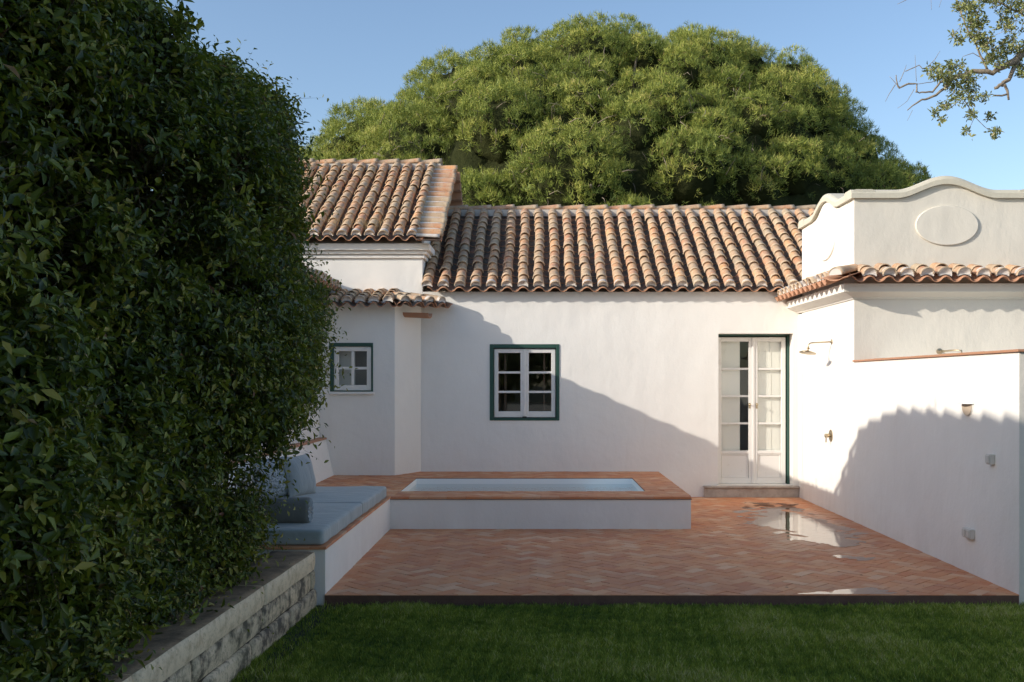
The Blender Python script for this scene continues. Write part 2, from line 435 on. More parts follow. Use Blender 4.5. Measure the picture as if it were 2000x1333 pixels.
# ------------------------------------------------------------------ roof tiles
def arch(mb, p, ax, dn, nr, L, r0, r1, th=.012, lift0=0.0, lift1=0.0, inv=False, seg=9, rnd=None, flat=1.0):
    """barrel tile from upper end p (radius r1) down to p+dn*L (radius r0)"""
    rnd = random.random() if rnd is None else rnd
    sg = -1 if inv else 1; v = []; al = []
    stations = [(0, r1, lift1, 0.0), (.5 * L, (r0 + r1) / 2, (lift0 + lift1) / 2, .5), (.86 * L, r0, lift0 * .9, .86), (L, r0 * 1.02, lift0, 1.0)]
    for (d, r, lf, a_) in stations:
        c = p + dn * d + nr * lf
        for rr in (r, r - th):
            for k in range(seg):
                a = math.pi * k / (seg - 1)
                v.append(c + ax * (math.cos(a) * rr) + nr * (sg * math.sin(a) * rr * flat)); al.append(a_)
    f = []; N = 2 * seg
    for q in range(3):
        for k in range(seg - 1):
            o = q * N; i = q * N + seg
            f.append((o + k, o + k + 1, o + k + 1 + N, o + k + N)); f.append((i + k + 1, i + k, i + k + N, i + k + 1 + N))
        for k in (0, seg - 1):
            f.append((q * N + k, q * N + k + N, q * N + seg + k + N, q * N + seg + k))
    for q in (0, 3):
        for k in range(seg - 1):
            f.append((q * N + k, q * N + k + 1, q * N + seg + k + 1, q * N + seg + k))
    mb.add(v, f, rnd, al)

def wave(mb, p, ax, dn, nr, L, sp, amp, lift0, th=.009, rnd=None):
    """channel tile piece centred on p, trough in the middle, crests at both sides"""
    rnd = random.random() if rnd is None else rnd; n = 14; v = []; al = []
    for d, lf, a_ in ((0, 0, 0), (L * .85, lift0 * .9, .8), (L, lift0, .9)):
        for t_ in (0, -th):
            for k in range(n + 1):
                u = (k / n - .5) * sp
                v.append(p + ax * u + dn * d + nr * (lf + t_ - amp * math.copysign(abs(math.cos(2 * math.pi * u / sp)) ** .7, math.cos(2 * math.pi * u / sp)))); al.append(a_)
    f = []; N = 2 * (n + 1)
    for q in (0, 1):
        for k in range(n):
            f.append((q * N + k, q * N + k + 1, q * N + N + k + 1, q * N + N + k))
            f.append((q * N + n + 1 + k + 1, q * N + n + 1 + k, q * N + N + n + 1 + k, q * N + N + n + 1 + k + 1))
    for k in range(n): f.append((2 * N + k, 2 * N + k + 1, 2 * N + n + 2 + k, 2 * N + n + 1 + k))
    mb.add(v, f, rnd, al)

def tiled_slope(cov, pan, plug, top, ax, down, length, ncol, sp, rows, r=.076, u0=0.0, jit=1.0, skip0=False):
    """top: 3D point of the upper left end of the slope; ax across; down = unit vector down the slope"""
    ax = Vector(ax).normalized(); dn = Vector(down).normalized(); nr = ax.cross(dn); nr = nr if nr.z > 0 else -nr
    nr.normalize(); ex = length / rows; L = ex * 1.25; top = Vector(top)
    for c in range(ncol):
        uc = u0 + (c + .5) * sp
        drift = 0.0; ph = random.uniform(0, 6.28); sag = nr * (.010 * math.sin(uc * 1.9) * jit)
        for k in range(rows):
            e = (k + 1) * ex
            drift = .006 * jit * math.sin(ph + k * .55)
            d2 = (dn + ax * random.gauss(0, .022 * jit)).normalized()
            p = top + ax * (uc + drift + random.gauss(0, .004 * jit)) + dn * (e - L + random.gauss(0, .008 * jit) + (random.random() < .03) * random.uniform(-.03, .05)) + nr * (.056 + random.gauss(0, .003) * jit) + sag * math.sin(math.pi * (k + .5) / rows)
            rr = r * random.uniform(.96, 1.04)
            if k == rows - 1: d2 = dn
            arch(cov, p, ax, d2, nr, L, rr, rr * .87, lift0=.021 + random.gauss(0, .003 * jit), lift1=.0, rnd=random.random())
        # mortar plug in the mouth of the lowest cover
        pe = top + ax * (uc + drift) + dn * (length - .012) + nr * .080
        n = 10; v = [pe + ax * (math.cos(math.pi * i / n) * r * .93) + nr * (math.sin(math.pi * i / n) * r * .93) for i in range(n + 1)]
        v += [pe - nr * .026 + ax * (-r * .95 + 2 * r * .95 * i / 6) + nr * (.024 * math.sin(math.pi * i / 6)) for i in range(7)]
        vb = [q - dn * .05 for q in v]; m = len(v)
        plug.add(v + vb, [tuple(range(m))] + [(i, (i + 1) % m, m + (i + 1) % m, m + i) for i in range(m)])
    for c in range(ncol + 1):
        uc = u0 + c * sp
        if c == 0 and skip0: continue
        for k in range(rows):
            e = (k + 1) * ex; ext = .032 if k == rows - 1 else 0
            p = top + ax * uc + dn * (e - L) + nr * .030
            wave(pan, p, ax, dn, nr, L + ext, sp, .032, .012 if k < rows - 1 else .006)

def roofobj(name, cov, plug, parent):
    cov.cur_m = 1; cov.add(plug.v, plug.f)
    return obj(name, cov, ['roof_tile', 'mortar'], parent, smooth=True)

def ridge_line(mb, mort, p0, p1, n, r=.10, lift=.022):
    p0 = Vector(p0); p1 = Vector(p1); d = (p1 - p0); L = d.length / n; d.normalize()
    side = d.cross(Vector((0, 0, 1))).normalized(); up = side.cross(d).normalized(); up = up if up.z > 0 else -up
    for i in range(n):
        arch(mb, p0 + d * (L * i - .03), side, (d + side * random.gauss(0, .01)).normalized(), up, L * 1.12, r * 1.03, r * .88, lift0=lift + random.gauss(0, .004), rnd=random.random(), flat=.9)
    if mort is not None:
        a = p0 - up * .11 ; b = p1 - up * .11
        for s_ in (1, -1):
            v = [a + side * (.14 * s_) + up * .0, b + side * (.14 * s_), b + side * (.09 * s_) + up * .12, a + side * (.09 * s_) + up * .12,
                 a, b, b + up * .12, a + up * .12]
            mort.add(v, [(0, 1, 2, 3), (3, 2, 6, 7), (0, 3, 7, 4), (1, 5, 6, 2)])

# ------------------------------------------------------------------ brick paving
def clip_poly(poly, x0, x1, y0, y1):
    for ax, lim, sg in ((0, x0, 1), (0, x1, -1), (1, y0, 1), (1, y1, -1)):
        out = []
        for i in range(len(poly)):
            a, b = poly[i - 1], poly[i]; da, db = sg * (a[ax] - lim), sg * (b[ax] - lim)
            if da >= 0: out.append(a) if not out or out[-1] != a else None
            if (da < 0) != (db < 0):
                t_ = da / (da - db); out.append((a[0] + t_ * (b[0] - a[0]), a[1] + t_ * (b[1] - a[1])))
        poly = out
        if len(poly) < 3: return None
    return poly
def herringbone(mb, x0, x1, y0, y1, z, w=.105, gap=.0035, ang=45, seed=0):
    rr = random.Random(seed); L = 2 * w; cx, cy = (x0 + x1) / 2, (y0 + y1) / 2
    Rr = math.hypot(x1 - x0, y1 - y0) / 2 / w + 3; n = int(Rr); ca, sa = math.cos(R(ang)), math.sin(R(ang))
    for i in range(-n, n + 1):
        for j in range(-n, n + 1):
            m = (i - j) % 4
            if m == 0: rc = (i * w, (i + 2) * w, j * w, (j + 1) * w)
            elif m == 3: rc = (i * w, (i + 1) * w, j * w, (j + 2) * w)
            else: continue
            a, b, c, d = rc[0] + gap / 2, rc[1] - gap / 2, rc[2] + gap / 2, rc[3] - gap / 2
            po = [(cx + x * ca - y * sa, cy + x * sa + y * ca) for x, y in ((a, c), (b, c), (b, d), (a, d))]
            if max(p[0] for p in po) < x0 or min(p[0] for p in po) > x1 or max(p[1] for p in po) < y0 or min(p[1] for p in po) > y1: continue
            po = clip_poly(po, x0, x1, y0, y1)
            if not po: continue
            k = len(po); mx = sum(p[0] for p in po) / k; my = sum(p[1] for p in po) / k
            size = max(max(p[0] for p in po) - min(p[0] for p in po), max(p[1] for p in po) - min(p[1] for p in po))
            if size < .01: continue
            dz = rr.gauss(0, .0009); tx, ty = rr.gauss(0, .006), rr.gauss(0, .006)
            q = 1 - .005 / size
            top = [(mx + (p[0] - mx) * q, my + (p[1] - my) * q, z + dz + tx * (p[0] - mx) + ty * (p[1] - my)) for p in po]
            bot = [(p[0], p[1], z - .006) for p in po]
            mb.add(top + bot, [tuple(range(k))] + [(i_, k + i_, k + (i_ + 1) % k, (i_ + 1) % k) for i_ in range(k)], rr.random())

# ================================================================== SETTING
gv = MB(); gv.quad((-25, -45, -.073), (30, -45, -.073), (30, -2.6, -.073), (-25, -2.6, -.073)); 
g = MB(); g.add([(-400, -300, -.078), (400, -300, -.078), (400, 900, -.105), (-400, 900, -.078)], [(0, 1, 2, 3)])
obj('ground', g, 'lawn_soil', kind='structure')
obj('gravel_drive', gv, 'gravel', kind='structure')

PX0, PX1, PY0, PY1 = -1.645, 3.72, 7.69, 14.19
b = MB(); b.box(PX0 + .002, PX1 + .02, PY0 + .012, PY1 + .02, -.14, -.0045)
patio = obj('patio', b, 'joint', kind='structure')
b = MB(); herringbone(b, PX0, PX1, PY0, PY1, 0.0, ang=45, seed=3)
obj('paving', b, 'clay_paver', patio)
b = MB(); b.box(PX0, PX1, PY0 + .003, PY0 + .011, -.16, -.0065)
obj('patio_edge', b, 'dark_edge', patio)

# grass
def grass(n, x0, x1, y0, y1, z0):
    x = rng.uniform(x0, x1, n); y = rng.uniform(y0, y1, n)
    pat = np.sin(x * 1.9 + 1.3 * np.sin(y * 1.1)) * np.sin(y * 2.3 + x) + .6 * np.sin(x * 5.1 + y * 4.3) * np.sin(y * 6.7 - x * 2) + .7 * np.sin(x * 21 + 3 * np.sin(y * 9)) * np.sin(y * 17 + 2 * np.sin(x * 13)) + .5 * np.sin(x * 47 + y * 31) * np.sin(y * 39 - x * 23)
    bare = np.exp(-((y - 7.67) / (.05 + .05 * np.sin(x * 3.1) ** 2)) ** 2) + .9 * np.exp(-((x + 1.62) / .13) ** 2)
    keep = rng.random(n) > np.clip(bare * .92, 0, .93)
    x, y, pat = x[keep], y[keep], pat[keep]; n = len(x)
    h = rng.uniform(.014, .040, n) * (1 + .34 * pat); a = rng.uniform(0, 2 * np.pi, n); w = rng.uniform(.0016, .0032, n)
    lean = rng.uniform(.1, .8, n) * h; la = rng.uniform(0, 2 * np.pi, n)
    V = np.zeros((n, 5, 3), np.float32)
    cx, sx = np.cos(a) * w, np.sin(a) * w
    V[:, 0] = np.stack([x - cx, y - sx, np.full(n, z0)], 1); V[:, 1] = np.stack([x + cx, y + sx, np.full(n, z0)], 1)
    mx_, my_ = x + np.cos(la) * lean * .35, y + np.sin(la) * lean * .35
    V[:, 2] = np.stack([mx_ + cx * .8, my_ + sx * .8, z0 + h * .6], 1); V[:, 3] = np.stack([mx_ - cx * .8, my_ - sx * .8, z0 + h * .6], 1)
    V[:, 4] = np.stack([x + np.cos(la) * lean, y + np.sin(la) * lean, z0 + h], 1)
    base = np.arange(n)[:, None] * 5
    tri = np.concatenate([base + np.array([0, 1, 2]), base + np.array([0, 2, 3]), base + np.array([3, 2, 4])], 1).reshape(-1, 3)
    rn = np.clip(.42 + .24 * pat + rng.normal(0, .25, n), 0, 1)
    return V.reshape(-1, 3), tri, np.repeat(rn, 5)
V, T, rn = grass(460000, -1.75, 4.6, 4.7, 7.68, -.079)
npobj('lawn_grass', V, 3, T, rn, 'grass_blade', kind='stuff', label='short mown green grass of the lawn in front of the brick patio')

# ================================================================== MAIN TILED HOUSE
YW = 14.19
house = thing('tiled_house', 'low white house with the wide weathered tile roof behind the plunge pool', 'house', (1.0, YW, 0))
WIN = (-.672, .300, 1.10, 2.168); DOOR = (2.577, 3.64, .163, 2.33)
b = MB(); wall_panel(b, -1.64, 3.745, -.1, 2.925, YW, YW + .32, [WIN, DOOR])
obj('wall', b, 'white_plaster', house)
b = MB()
x0, x1, y0, y1, z0, z1 = -1.63, 3.74, YW + .33, 17.6, .15, 2.7
b.quad((x0, y1, z0), (x1, y1, z0), (x1, y1, z1), (x0, y1, z1)); b.quad((x0, y0, z0), (x0, y1, z0), (x0, y1, z1), (x0, y0, z1))
b.quad((x1, y0, z0), (x1, y1, z0), (x1, y1, z1), (x1, y0, z1)); b.quad((x0, y0, z0), (x1, y0, z0), (x1, y1, z0), (x0, y1, z0))
b.quad((x0, y0, z1), (x1, y0, z1), (x1, y1, z1), (x0, y1, z1))
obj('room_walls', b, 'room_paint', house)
# roof
cov, pan, plug = MB(), MB(), MB()
ye, ze, yr, zr = 14.07, 2.93, 16.45, 4.39
dn = Vector((0, ye - yr, ze - zr)); Ls = dn.length; dn.normalize()
sp = (3.70 + 1.70) / 24; ncol = 28
tiled_slope(cov, pan, plug, (-1.665, yr, zr), (1, 0, 0), dn, Ls, ncol, sp, 13, r=.077, skip0=True)
roof = roofobj('roof', cov, plug, house)
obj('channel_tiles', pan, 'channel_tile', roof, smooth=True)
b = MB(); mo = MB(); ridge_line(b, mo, (-1.55, yr + .02, zr + .075), (4.6, yr + .02, zr + .075), 16, r=.095)
obj('ridge_tiles', b, 'roof_tile', roof, smooth=True); obj('ridge_mortar', mo, 'ridge_mortar', roof)
b = MB()
b.prism([(YW + .02, 2.87), (yr, zr - .06), (19.0, 2.85), (19.0, 2.80), (YW + .02, 2.80)], 'x', -1.62, 4.6)
obj('roof_deck', b, 'ridge_mortar', roof)

def casement(win, x0, x1, z0, z1, y, cols, rows, st, mun, dep=.045, bot=None, panel=None, st_in=None):
    """one glazed leaf: stiles, rails, glazing bars and a pane"""
    bot = bot or st; b = MB(); y1 = y + dep
    b.box(x0, x0 + st, y, y1, z0, z1, bev=.004); b.box(x1 - st, x1, y, y1, z0, z1, bev=.004)
    b.box(x0 + st, x1 - st, y + .001, y1, z1 - st, z1, bev=.004); b.box(x0 + st, x1 - st, y + .001, y1, z0, z0 + bot, bev=.004)
    zg0 = z0 + bot
    if panel:
        b.box(x0 + st, x1 - st, y + .001, y1, panel, panel + st * .75, bev=.004)
        b.box(x0 + st + .002, x1 - st - .002, y + .022, y1 - .004, z0 + bot - .004, panel + .004)
        b.box(x0 + st + .004, x0 + st + .02, y + .010, y + .03, z0 + bot + .001, panel - .001, bev=.003); b.box(x1 - st - .02, x1 - st - .004, y + .010, y + .03, z0 + bot + .001, panel - .001, bev=.003)
        b.box(x0 + st + .02, x1 - st - .02, y + .010, y + .03, z0 + bot + .002, z0 + bot + .018, bev=.003); b.box(x0 + st + .02, x1 - st - .02, y + .010, y + .03, panel - .018, panel - .002, bev=.003)
        zg0 = panel + st * .75
    gx0, gx1, gz1 = x0 + st, x1 - st, z1 - st
    for i in range(1, cols):
        x = gx0 + (gx1 - gx0) * i / cols; b.box(x - mun / 2, x + mun / 2, y + .008, y1 - .006, zg0 + .001, gz1 - .001)
    for j in range(1, rows):
        z = zg0 + (gz1 - zg0) * j / rows
        b.box(gx0 + .001, gx1 - .001, y + .010, y1 - .008, z - mun / 2, z + mun / 2)
    obj('sash', b, 'white_paint', win)
    b = MB(); b.quad((gx0, y + .028, zg0), (gx1, y + .028, zg0), (gx1, y + .028, gz1), (gx0, y + .028, gz1))
    obj('pane', b, 'glass', win)

def frame_box(x0, x1, z0, z1, y0, y1, l, r_, t_, bo, bev=.004):
    b = MB()
    b.box(x0, x0 + l, y0, y1, z0, z1, bev=bev); b.box(x1 - r_, x1, y0, y1, z0, z1, bev=bev)
    b.box(x0 + l, x1 - r_, y0 + .001, y1, z1 - t_, z1, bev=bev)
    if bo: b.box(x0 + l, x1 - r_, y0 + .001, y1, z0, z0 + bo, bev=bev)
    return b
# window, green frame a little proud of the plaster
x0, x1, z0, z1 = WIN
win = obj('window', frame_box(x0 - .01, x1 + .01, z0 - .01, z1 + .01, YW - .012, YW + .10, .055, .046, .055, .034), 'green_paint', house)
xm = (x0 + x1) / 2
casement(win, x0 + .053, xm - .001, z0 + .034, z1 - .056, YW + .020, 1, 3, .058, .030, bot=.085)
casement(win, xm + .001, x1 - .046, z0 + .034, z1 - .056, YW + .020, 1, 3, .058, .030, bot=.085)
b = MB(); b.box(xm - .018, xm + .018, YW + .004, YW + .0195, z0 + .05, z1 - .06, bev=.005)
obj('meeting_bead', b, 'white_paint', win)
b = MB(); b.box(xm - .03, xm + .03, YW - .005, YW + .004, z0 + .026, z0 + .046, bev=.002); b.tube([(xm, YW - .004, z0 + .036), (xm, YW - .02, z0 + .03)], .006)
obj('latch', b, 'iron', win)
# inner shutters and a curtain seen through the panes
b = MB()
for a, c in ((x0 + .06, x0 + .13), (x0 + .19, x0 + .225), (x1 - .22, x1 - .19), (x1 - .12, x1 - .06)):
    b = MB(); b.box(a, c, YW + .16, YW + .19, z0 + .1, z1 - .12, bev=.003); obj('inner_shutter', b, 'wood_dark', win)
b = MB(); b.box(x0 + .1, x1 - .1, YW + 1.6, YW + 1.64, .3, 1.32); obj('headboard', b, 'wood_dark', house)

# french door in a 0.2 m reveal
x0, x1, z0, z1 = DOOR; yd = YW + .20
door = obj('door', frame_box(x0 + .002, x1 - .002, z0 + .001, z1 - .002, yd - .012, yd + .09, .014, .034, .028, 0), 'green_paint', house)
xm = 3.115
casement(door, x0 + .017, xm - .002, z0 + .004, z1 - .045, yd, 1, 4, .062, .028, bot=.09, panel=.60)
casement(door, xm + .002, x1 - .055, z0 + .004, z1 - .045, yd, 1, 4, .062, .028, bot=.09, panel=.60)
b = MB(); b.box(xm - .020, xm + .020, yd - .014, yd - .0005, z0 + .006, z1 - .05, bev=.006)
obj('meeting_bead', b, 'white_paint', door)
for sx in (-.052, .052):
    b = MB(); b.box(xm + sx - .014, xm + sx + .014, yd - .004, yd - .0005, 1.255, 1.335, bev=.001)
    b.tube([(xm + sx, yd - .004, 1.31), (xm + sx, yd - .03, 1.31)], .006); b.lathe([(0, .008), (.006, .015), (.016, .015), (.022, .006)], (xm + sx, yd - .028, 1.31), (0, -1, 0), 14)
    obj('handle', b, 'brass', door)
b = MB()   # folded white shutters behind the glass
b.box(x0 + .03, x0 + .36, yd + .065, yd + .09, .62, z1 - .05, bev=.004)
for zz in (.95, 1.35, 1.75): b.box(x0 + .05, x0 + .34, yd + .058, yd + .0645, zz, zz + .03)
obj('inner_shutter', b, 'shutter_paint', door); b = MB()
b.box(xm + .05, x1 - .04, yd + .065, yd + .09, .62, z1 - .05, bev=.004); b.box(xm + .26, xm + .272, yd + .058, yd + .0645, .65, z1 - .1)
obj('inner_shutter', b, 'shutter_paint', door)
# stone step
b = MB(); b.box(DOOR[0] - .21, 3.716, YW - .055, YW + .02, -.004, .128, bev=.004)
b.box(DOOR[0] - .215, 3.717, YW - .075, YW + .02, .130, .163, bev=.006); b.box(DOOR[0] + .001, DOOR[1] - .001, YW + .021, YW + .36, .128, .1625)
obj('door_step', b, 'sill_stone', house)

# ================================================================== TALL HOUSE (left)
tall = thing('gabled_house', 'taller white house at left with steep tile roof edged by crosswise verge tiles', 'house', (-3.0, YW, 0))
b = MB(); b.box(-5.4, -1.642, YW, YW + 5.2, -.1, 3.53)
b.prism([(YW + .0, 3.53), (YW + 5.2, 3.53), (YW + 2.6, 5.12)], 'x', -5.4, -1.642)
obj('wall', b, 'white_plaster', tall)
b = MB()
for a, c, d in ((.035, 3.40, 3.452), (.07, 3.455, 3.50), (.115, 3.503, 3.60)):
    b.box(-5.4, -1.642 + a, YW - a, YW + .6, c, d, bev=.006)
obj('cornice', b, 'side_plaster', tall)
cov, pan, plug = MB(), MB(), MB()
ye, ze, yr, zr = 13.98, 3.635, 16.72, 5.21
dn = Vector((0, ye - yr, ze - zr)); Ls = dn.length; dn.normalize()
sp = .1975; ncol = 18
tiled_slope(cov, pan, plug, (-1.66 - ncol * sp, yr, zr), (1, 0, 0), dn, Ls, ncol, sp, 13, r=.074)
nr = Vector((1, 0, 0)).cross(dn); nr = nr if nr.z > 0 else -nr
# verge: short tiles laid crosswise
nv = 14; ev = (Ls - .05) / nv
for k in range(nv):
    base = Vector((-1.70, yr, zr)) + dn * (.06 + ev * (k + .5)) + nr * .05
    arch(cov, base + dn * random.gauss(0, .006), dn, (Vector((1, 0, -.05)) + dn * random.gauss(0, .03)).normalized(), nr, .37 + random.gauss(0, .008), .078, .068, lift0=.014, rnd=random.choice([.0, .34, .64, .9, .78, .18]))
    arch(plug, base + dn * (ev / 2) + nr * .018, dn, Vector((1, 0, -.05)).normalized(), nr, .33, .036, .032)
    base = base + nr * .02; wave(pan, base + dn * (ev / 2) - nr * .035, dn, Vector((1, 0, -.04)).normalized(), nr, .36, ev, .022, 0.0)
    pe = base + Vector((.355, 0, -.012)); n_ = 8
    v = [pe + dn * (math.cos(math.pi * i / n_) * .066) + nr * (math.sin(math.pi * i / n_) * .066) for i in range(n_ + 1)]
    if k % 3 != 1: plug.add(v, [tuple(range(n_ + 1))])
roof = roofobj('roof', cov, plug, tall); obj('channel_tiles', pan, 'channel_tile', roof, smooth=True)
b = MB(); mo = MB(); ridge_line(b, mo, (-5.2, yr + .02, zr + .07), (-1.62, yr + .02, zr + .07), 10, r=.10)
obj('ridge_tiles', b, 'roof_tile', roof, smooth=True); obj('ridge_mortar', mo, 'ridge_mortar', roof)
b = MB()
b.prism([(YW - .1, 3.60), (yr, zr - .03), (19.4, 3.62), (19.4, 3.56), (YW + .0, 3.56)], 'x', -5.4, -1.645)
o_ = Vector((-1.645, yr, zr - .03)); e_ = Vector((-1.645, 19.3, 3.62))
b2 = MB(); d_ = (e_ - o_).normalized()
for k in range(12):
    q = o_ + d_ * (.05 + k * .24); b2.box(q.x - .02, q.x + .33, q.y, q.y + .215, q.z - .12, q.z - .02 + .04)
obj('roof_deck', b, 'ridge_mortar', roof); obj('rear_verge_tiles', b2, 'terracotta', roof)
# dry grass sprouting between the lower tiles
def dry_tuft(x, s_):
    n = 34; pts = []; tri = []
    for i in range(n):
        bx = x + random.gauss(0, .03); by = s_[0] + random.gauss(0, .04); bz = s_[1]
        h = random.uniform(.06, .24); lx, ly = random.gauss(0, .05), random.gauss(0, .04)
        k = len(pts); pts += [(bx - .003, by, bz), (bx + .003, by, bz), (bx + lx, by + ly, bz + h)]; tri.append((k, k + 1, k + 2))
    return pts, tri
P_, T_ = [], []
for x in (-4.05, -3.62, -2.92, -2.72, -2.55, -2.48, -2.28, -2.16):
    p, tt = dry_tuft(x, (14.22, 3.80)); T_ += [tuple(i + len(P_) for i in q) for q in tt]; P_ += p
b = MB(); b.add(P_, T_); obj('roof_weeds', b, 'dry_grass', tall, kind='stuff')

# ================================================================== LOW LEAN-TO with the small window, and the side wing
lean = thing('lean_to', 'low white lean-to with a small four-pane window and chamfered corner below the tall house', 'annex', (-2.4, 13.63, 0))
SW = (-2.83, -2.262, 1.515, 2.165)
b = MB(); wall_panel(b, -2.985, -1.956, .30, 2.74, 13.63, 13.93, [SW])
b.quad((-1.956, 13.63, .30), (-1.664, 14.189, .30), (-1.664, 14.189, 2.74), (-1.956, 13.63, 2.74))
b.quad((-1.96, 13.64, 2.72), (-1.67, 14.185, 2.72), (-2.98, 14.185, 2.72), (-2.98, 13.64, 2.72))
obj('wall', b, 'side_plaster', lean)
b = MB(); b.quad((SW[0] - .02, 13.95, SW[2] - .02), (SW[1] + .02, 13.95, SW[2] - .02), (SW[1] + .02, 13.95, SW[3] + .02), (SW[0] - .02, 13.95, SW[3] + .02))
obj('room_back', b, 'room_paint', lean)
x0, x1, z0, z1 = SW
win = obj('window', frame_box(x0 - .01, x1 + .01, z0 - .006, z1 + .01, 13.618, 13.72, .05, .025, .05, .012), 'green_paint', lean)
casement(win, x0 + .041, x1 - .016, z0 + .007, z1 - .041, 13.640, 2, 2, .062, .036, bot=.075)
b = MB(); b.box(x0 - .02, x1 + .03, 13.585, 13.6165, z0 - .045, z0 - .012, bev=.006); obj('sill', b, 'side_plaster', win)
b = MB(); b.box(x0 + .06, x0 + .30, 13.80, 13.82, z0 + .03, z1 - .05); obj('curtain', b, 'plastic_grey', win)
cov, pan, plug = MB(), MB(), MB()
top = Vector((-2.84, YW - .005, 2.845)); eve = Vector((-2.84, 13.40, 2.655)); dn = (eve - top); Ls = dn.length; dn.normalize()
tiled_slope(cov, pan, plug, top, (1, 0, 0), dn, Ls, 5, .182, 4, r=.072)
# corner fan following the chamfer
cn = Vector((.75, -.66, 0)).normalized(); ca = Vector((.66, .75, 0)).normalized()
dnc = (cn - Vector((0, 0, .26))).normalized()
for c in range(4):
    ln = (.46, .46, .40, .30)[c]; a_ = (18, 0, 0, -4)[c]
    rot = Matrix.Rotation(R(-a_), 3, 'Z')
    tiled_slope(cov, pan, plug, Vector((-1.80 + c * .150, 13.50 + c * .158, 2.665 + .008 * c)) - (rot @ dnc) * ln - (rot @ ca) * .095, rot @ ca, rot @ dnc, ln, 1, .19, 2 if c < 3 else 1, r=.072)
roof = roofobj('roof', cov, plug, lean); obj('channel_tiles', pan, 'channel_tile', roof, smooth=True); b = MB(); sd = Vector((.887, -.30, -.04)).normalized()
arch(b, Vector((-1.86, 13.86, 2.605)), Vector((.30, .887, 0)).normalized(), sd, Vector((0, 0, 1)), .40, .072, .066, inv=True, rnd=.9, th=.014)
obj('spout_tile', b, 'terracotta', lean, smooth=True)

wing = thing('side_wing', 'long white side wing behind the hedge with one low tiled eave', 'annex', (-3.0, 11.5, 0))
b = MB(); b.box(-5.4, -2.988, 9.0, 13.93, -.1, 2.86)
obj('wall', b, 'side_plaster', wing)
cov, pan, plug = MB(), MB(), MB()
top = Vector((-4.6, 13.98, 3.60)); eve = Vector((-2.79, 13.98, 2.895)); dn = (eve - top); Ls = dn.length; dn.normalize()
tiled_slope(cov, pan, plug, top, (0, -1, 0), dn, Ls, 22, .22, 9, r=.076)
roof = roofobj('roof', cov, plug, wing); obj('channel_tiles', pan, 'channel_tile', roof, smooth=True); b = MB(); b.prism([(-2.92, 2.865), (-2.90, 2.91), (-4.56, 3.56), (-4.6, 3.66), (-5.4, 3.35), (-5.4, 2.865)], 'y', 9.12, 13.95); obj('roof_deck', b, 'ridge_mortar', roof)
# the taller block farther left, hidden by the hedge; its ridge shades the court
blk = thing('garden_house', 'white outbuilding with hipped tile ridge hidden behind the tall hedge', 'house', (-5.5, 4, 0))
sh = 4.5 - 2.8
pr = [(9.46 - .757, 3.09 + .733 - .06), (8.58 - .757, 3.87 + .733 - .06), (8.23 - .757, 3.97 + .733 - .05), (7.36 - .757, 4.14 + .733 - .05), (-4.0, 4.82)]
b = MB(); b.prism([(-4.0, -.1)] + list(reversed(pr)) + [(8.70, -.1)], 'x', -6.5, -4.5)
obj('wall', b, 'white_plaster', blk)
b = MB()
for (a, c), n_ in zip(zip(pr, pr[1:]), (3, 1, 2, 27)):
    ridge_line(b, None, (-4.55, c[0], c[1] - .01), (-4.55, a[0], a[1] - .01), n_, r=.09, lift=.055)
obj('ridge_tiles', b, 'roof_tile', blk, smooth=True)

# ================================================================== PARAPET ANNEX (right)
AX, AY = 3.72, 11.70
annex = thing('parapet_annex', 'cream block at right with curved coping and raised ovals above a tile cornice', 'annex', (4.8, 12.8, 0))
b = MB(); b.box(AX, 5.88, AY, 14.0, -.1, 2.70)
b.box(AX, 5.88, 13.99, 16.0, -.1, 2.6)
b.mi = [0] * len(b.f)
def hump(t_):
    """coping height above 3.80 as a function of t in [-1,1] along a side"""
    a = abs(t_)
    if a > .52: return 0.0
    return .165 * (.5 + .5 * math.cos(math.pi * a / .52)) ** .9
def parapet_poly(h0, c, half, n=44, base=2.70):
    pts = [(c - half, base)]
    for i in range(n + 1):
        t_ = -1 + 2 * i / n; pts.append((c + t_ * half, h0 + hump(t_)))
    pts.append((c + half, base)); return pts
XC, HW = 4.80, 1.08; YC, HD = 12.85, 1.15
b.prism(parapet_poly(3.795, XC, HW), 'y', AY, AY + .20)
b.prism([(p[0], p[1]) for p in parapet_poly(3.795, XC, HW)], 'y', 13.80, 14.0)
b.prism(parapet_poly(3.795, YC, HD - .201), 'x', AX, AX + .20)
b.prism(parapet_poly(3.795, YC, HD - .201), 'x', 5.68, 5.88)
wl = obj('wall', b, ['annex_plaster', 'white_plaster'], annex)
for p in wl.data.polygons:   # the court-facing side is painted purer white than the front
    if abs(p.normal.x) > .9: p.material_index = 1
def coping(c, half, const, axis, ov=.045, th=.105, w=.20, n=60, dz=0.0, cut=0.0):
    b = MB(); A = []
    for i in range(n + 1):
        t_ = -1 + 2 * i / n; u = c + t_ * (half + ov - cut); h = 3.796 + dz + hump(t_)
        a0, a1 = const - ov, const + w + ov
        e = .012
        sec = [(a0, h), (a0 - .0, h + th * .55), (a0 + .02, h + th - e), (a0 + .05, h + th), (a1 - .05, h + th), (a1 - .02, h + th - e), (a1, h + th * .55), (a1, h)]
        for s_, z in sec: A.append((u, s_, z) if axis == 'x' else (s_, u, z))
    k = 8; f = []
    for i in range(n):
        for j in range(k): f.append((i * k + j, i * k + (j + 1) % k, (i + 1) * k + (j + 1) % k, (i + 1) * k + j))
    f.append(tuple(range(k))); f.append(tuple(n * k + j for j in range(k))); b.add(A, f); return b
obj('coping', coping(XC, HW, AY, 'x'), 'coping_plaster', annex)
obj('coping', coping(YC, HD, AX + .003, 'y', th=.100, dz=.003, cut=.006), 'coping_plaster', annex)
